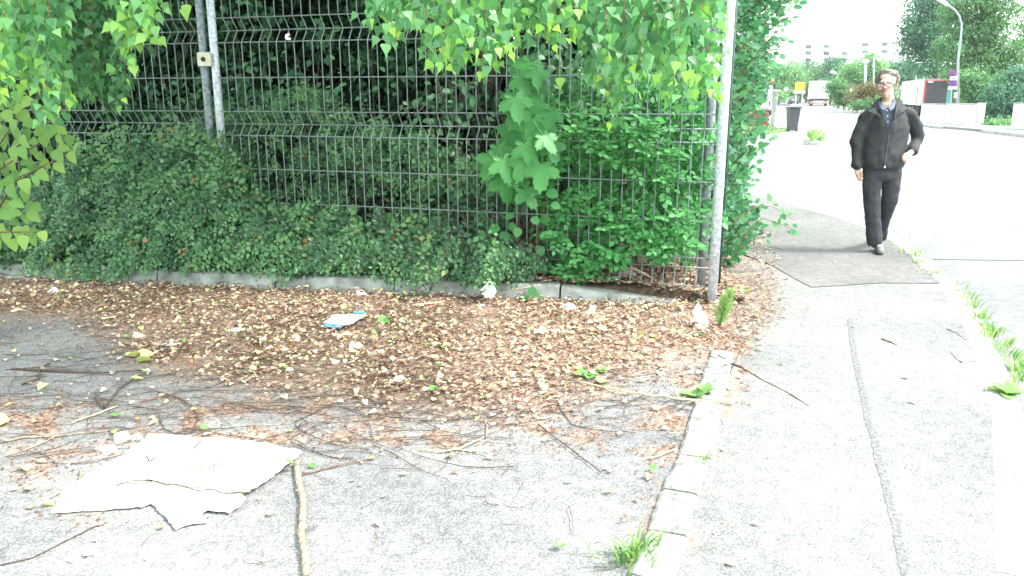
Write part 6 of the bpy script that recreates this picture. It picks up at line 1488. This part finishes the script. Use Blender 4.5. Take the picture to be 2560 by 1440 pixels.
h0 = G(2189, 622.5, .018); h0 = Vector((h0.x, MY + .07, .018)); t0 = Vector((Q(2181, 628).x, MY - .16, .018)); shoe(h0, t0, .04, '')
b = Blob(); b.chain([h0.lerp(t0, .35) + Vector((.040, 0, .022)), h0.lerp(t0, .85) + Vector((.034, 0, .018))], [.010, .008], 1, 4, 1); mesh_part(b.remesh(.004, 1), 'shoe_trim', M['mint'], man)
for q in range(4): a = h0.lerp(t0, .35 + q * .12) + Vector((-.022, 0, .089 - q * .008)); MB().tube([a, a + Vector((.022, -.004, .006)), a + Vector((.044, 0, 0))], .0035, 4).build('lace', M['white_paint'], man)
shoe(Vector((P(2203, 592, MY + .54).x, MY + .54, .12)), Vector((P(2199, 600, MY + .40).x, MY + .40, .020)), .04, '')
# hair
b = Blob(); b.ell(Q(2219, 196, .030), (.081, .088, .080)); b.ell(Q(2220, 184, -.005), (.071, .075, .043)); b.ell(Q(2231, 184, -.030), (.050, .05, .035)); b.ell(Q(2204, 187, -.025), (.036, .05, .030)); b.ell(Q(2194, 198, .01), (.016, .05, .040)); b.ell(Q(2242, 196, .01), (.018, .05, .044)); b.ell(Q(2215, 177, -.045), (.055, .035, .020))
hm = mesh_part(b.remesh(.006, 2), 'hair', M['hair'], man, lambda c: .007 * noise.noise(c * 40) + .006 * noise.noise(c * 18))
bm = bmesh.new(); bm.from_mesh(hm.data); fl = [f for f in bm.faces]; o_ = Vector(parent_world(man)); lv = Leaves()
L['hair'] = leafmat('hair strands', [(0, (.12, .10, .08)), (.5, (.25, .225, .20)), (1, (.50, .49, .47))], .1, .6, (1, 1, 1))
for f in random.sample(fl, min(1100, len(fl))):
    c = f.calc_center_median() + o_; n_ = f.normal; dd = Vector((.5, -.2, -.35)) + n_ * .75 + Vector((random.gauss(0, .4), random.gauss(0, .4), random.gauss(0, .4)))
    lv.add(np.array(c - n_ * .004), np.array(dd), np.array(n_) + RNG.normal(0, .3, 3), random.uniform(.013, .026), min(.99, max(0, random.gauss(.5 + (c.x - Q(2219, 200).x) * 3, .25))))
bm.free(); lv.put(hm, 'strand', ([(-.09, 0, 0), (.09, 0, 0), (.06, .6, .08), (-.06, .6, .08), (0, 1, 0)], [(0, 1, 2, 3), (3, 2, 4)]), L['hair'], 0, 'strands')
# eyebrows, eyes, lips, beard
for x, s in ((2202.5, -1), (2224, 1)):
    MB().tube([Q(x - 6, 206.8 + (s > 0) * -.6, -.088), Q(x, 205.3, -.096), Q(x + 6, 206.6, -.088)], [.003, .0045, .003], 5).build('eyebrow', M['hair'], man)
    e = Blob(); e.ell(Q(x, 212.3, -.076), (.0125, .009, .008)); mesh_part(e.remesh(.002, 1), 'eye', M['white_paint'], man); MB().tube([Q(x - .5, 212.3, -.084), Q(x - .5, 212.3, -.0865)], .0055, 10).build('iris', M['black'], man)
b = Blob(); b.chain([Q(2206, 229.6, -.088), Q(2213, 229.3, -.099), Q(2220, 229.2, -.088)], [.003, .0055, .003], 1, 5, 1); mesh_part(b.remesh(.002, 1), 'lips', M['lip'], man)
MB().tube([Q(2207, 228.9, -.096), Q(2213, 228.5, -.1045), Q(2219.5, 228.6, -.096)], [.001, .0018, .001], 4).build('mouth_line', M['stripe_red'], man)
b = Blob(); b.chain([Q(2203.5, 231, -.077), Q(2206, 226, -.087), Q(2213, 224.5, -.095), Q(2220, 225.8, -.087), Q(2223, 231, -.077)], [.0035, .004, .0045, .004, .0035], 1, 6, 1)
b.chain([Q(2203.5, 231, -.077), Q(2204, 238, -.070), Q(2213, 243, -.079), Q(2222, 238, -.069), Q(2223, 231, -.077)], [.006, .009, .014, .009, .006], 1, 6, 1); b.ell(Q(2213, 237, -.083), (.018, .010, .012))
mesh_part(b.remesh(.0035, 2), 'beard', M['beard'], man, lambda c: .0016 * noise.noise(c * 150))
# glasses
gl = empty('glasses', (0, 0, 0)); gl.parent = man; gl.location = Q(2213, 212, -.1) - Vector(parent_world(man))
for x, s in ((2202, -1), (2224.5, 1)):
    hw, hh = 8.6, 4.3; rim = [(x + hw * math.copysign(abs(math.cos(a)) ** .55, math.cos(a)), 213 - s * .4 + hh * math.copysign(abs(math.sin(a)) ** .55, math.sin(a))) for a in np.linspace(0, 2 * math.pi, 25)[:-1]]
    W = [Q(px, py, -.108 + abs(px - 2213) * .0011) for px, py in rim]
    MB().tube(W + [W[0]], .0024, 5).build('rim', M['glass_frame'], gl); MB().tube([Q(x - hw, 209.2, -.109 + abs(x - hw - 2213) * .0011), Q(x, 208.6 - s * .3, -.109 + abs(x - 2213) * .0011), Q(x + hw, 209.2, -.109 + abs(x + hw - 2213) * .0011)], .0034, 5).build('brow_bar', M['glass_frame'], gl)
    MB().add(W, [tuple(range(len(W)))]).build('lens', M['lens'], gl)
    ex = 2192.5 if s < 0 else 2241; MB().tube([Q(x + s * hw, 210.5, -.094), Q(ex - s * 1, 209.5, -.02), Q(ex, 210, .015)], .0026, 5).build('temple', M['glass_frame'], gl)
MB().tube([Q(2210.4, 211.2, -.107), Q(2213.2, 210.3, -.110), Q(2216, 211, -.107)], .0022, 5).build('bridge', M['glass_frame'], gl)
MB().tube([Q(2139, 416, -.05) + Vector((math.cos(a) * .026, math.sin(a) * .024, 0)) for a in np.linspace(0, 6.28, 14)], .005, 5).build('watch_strap', M['black'], man)
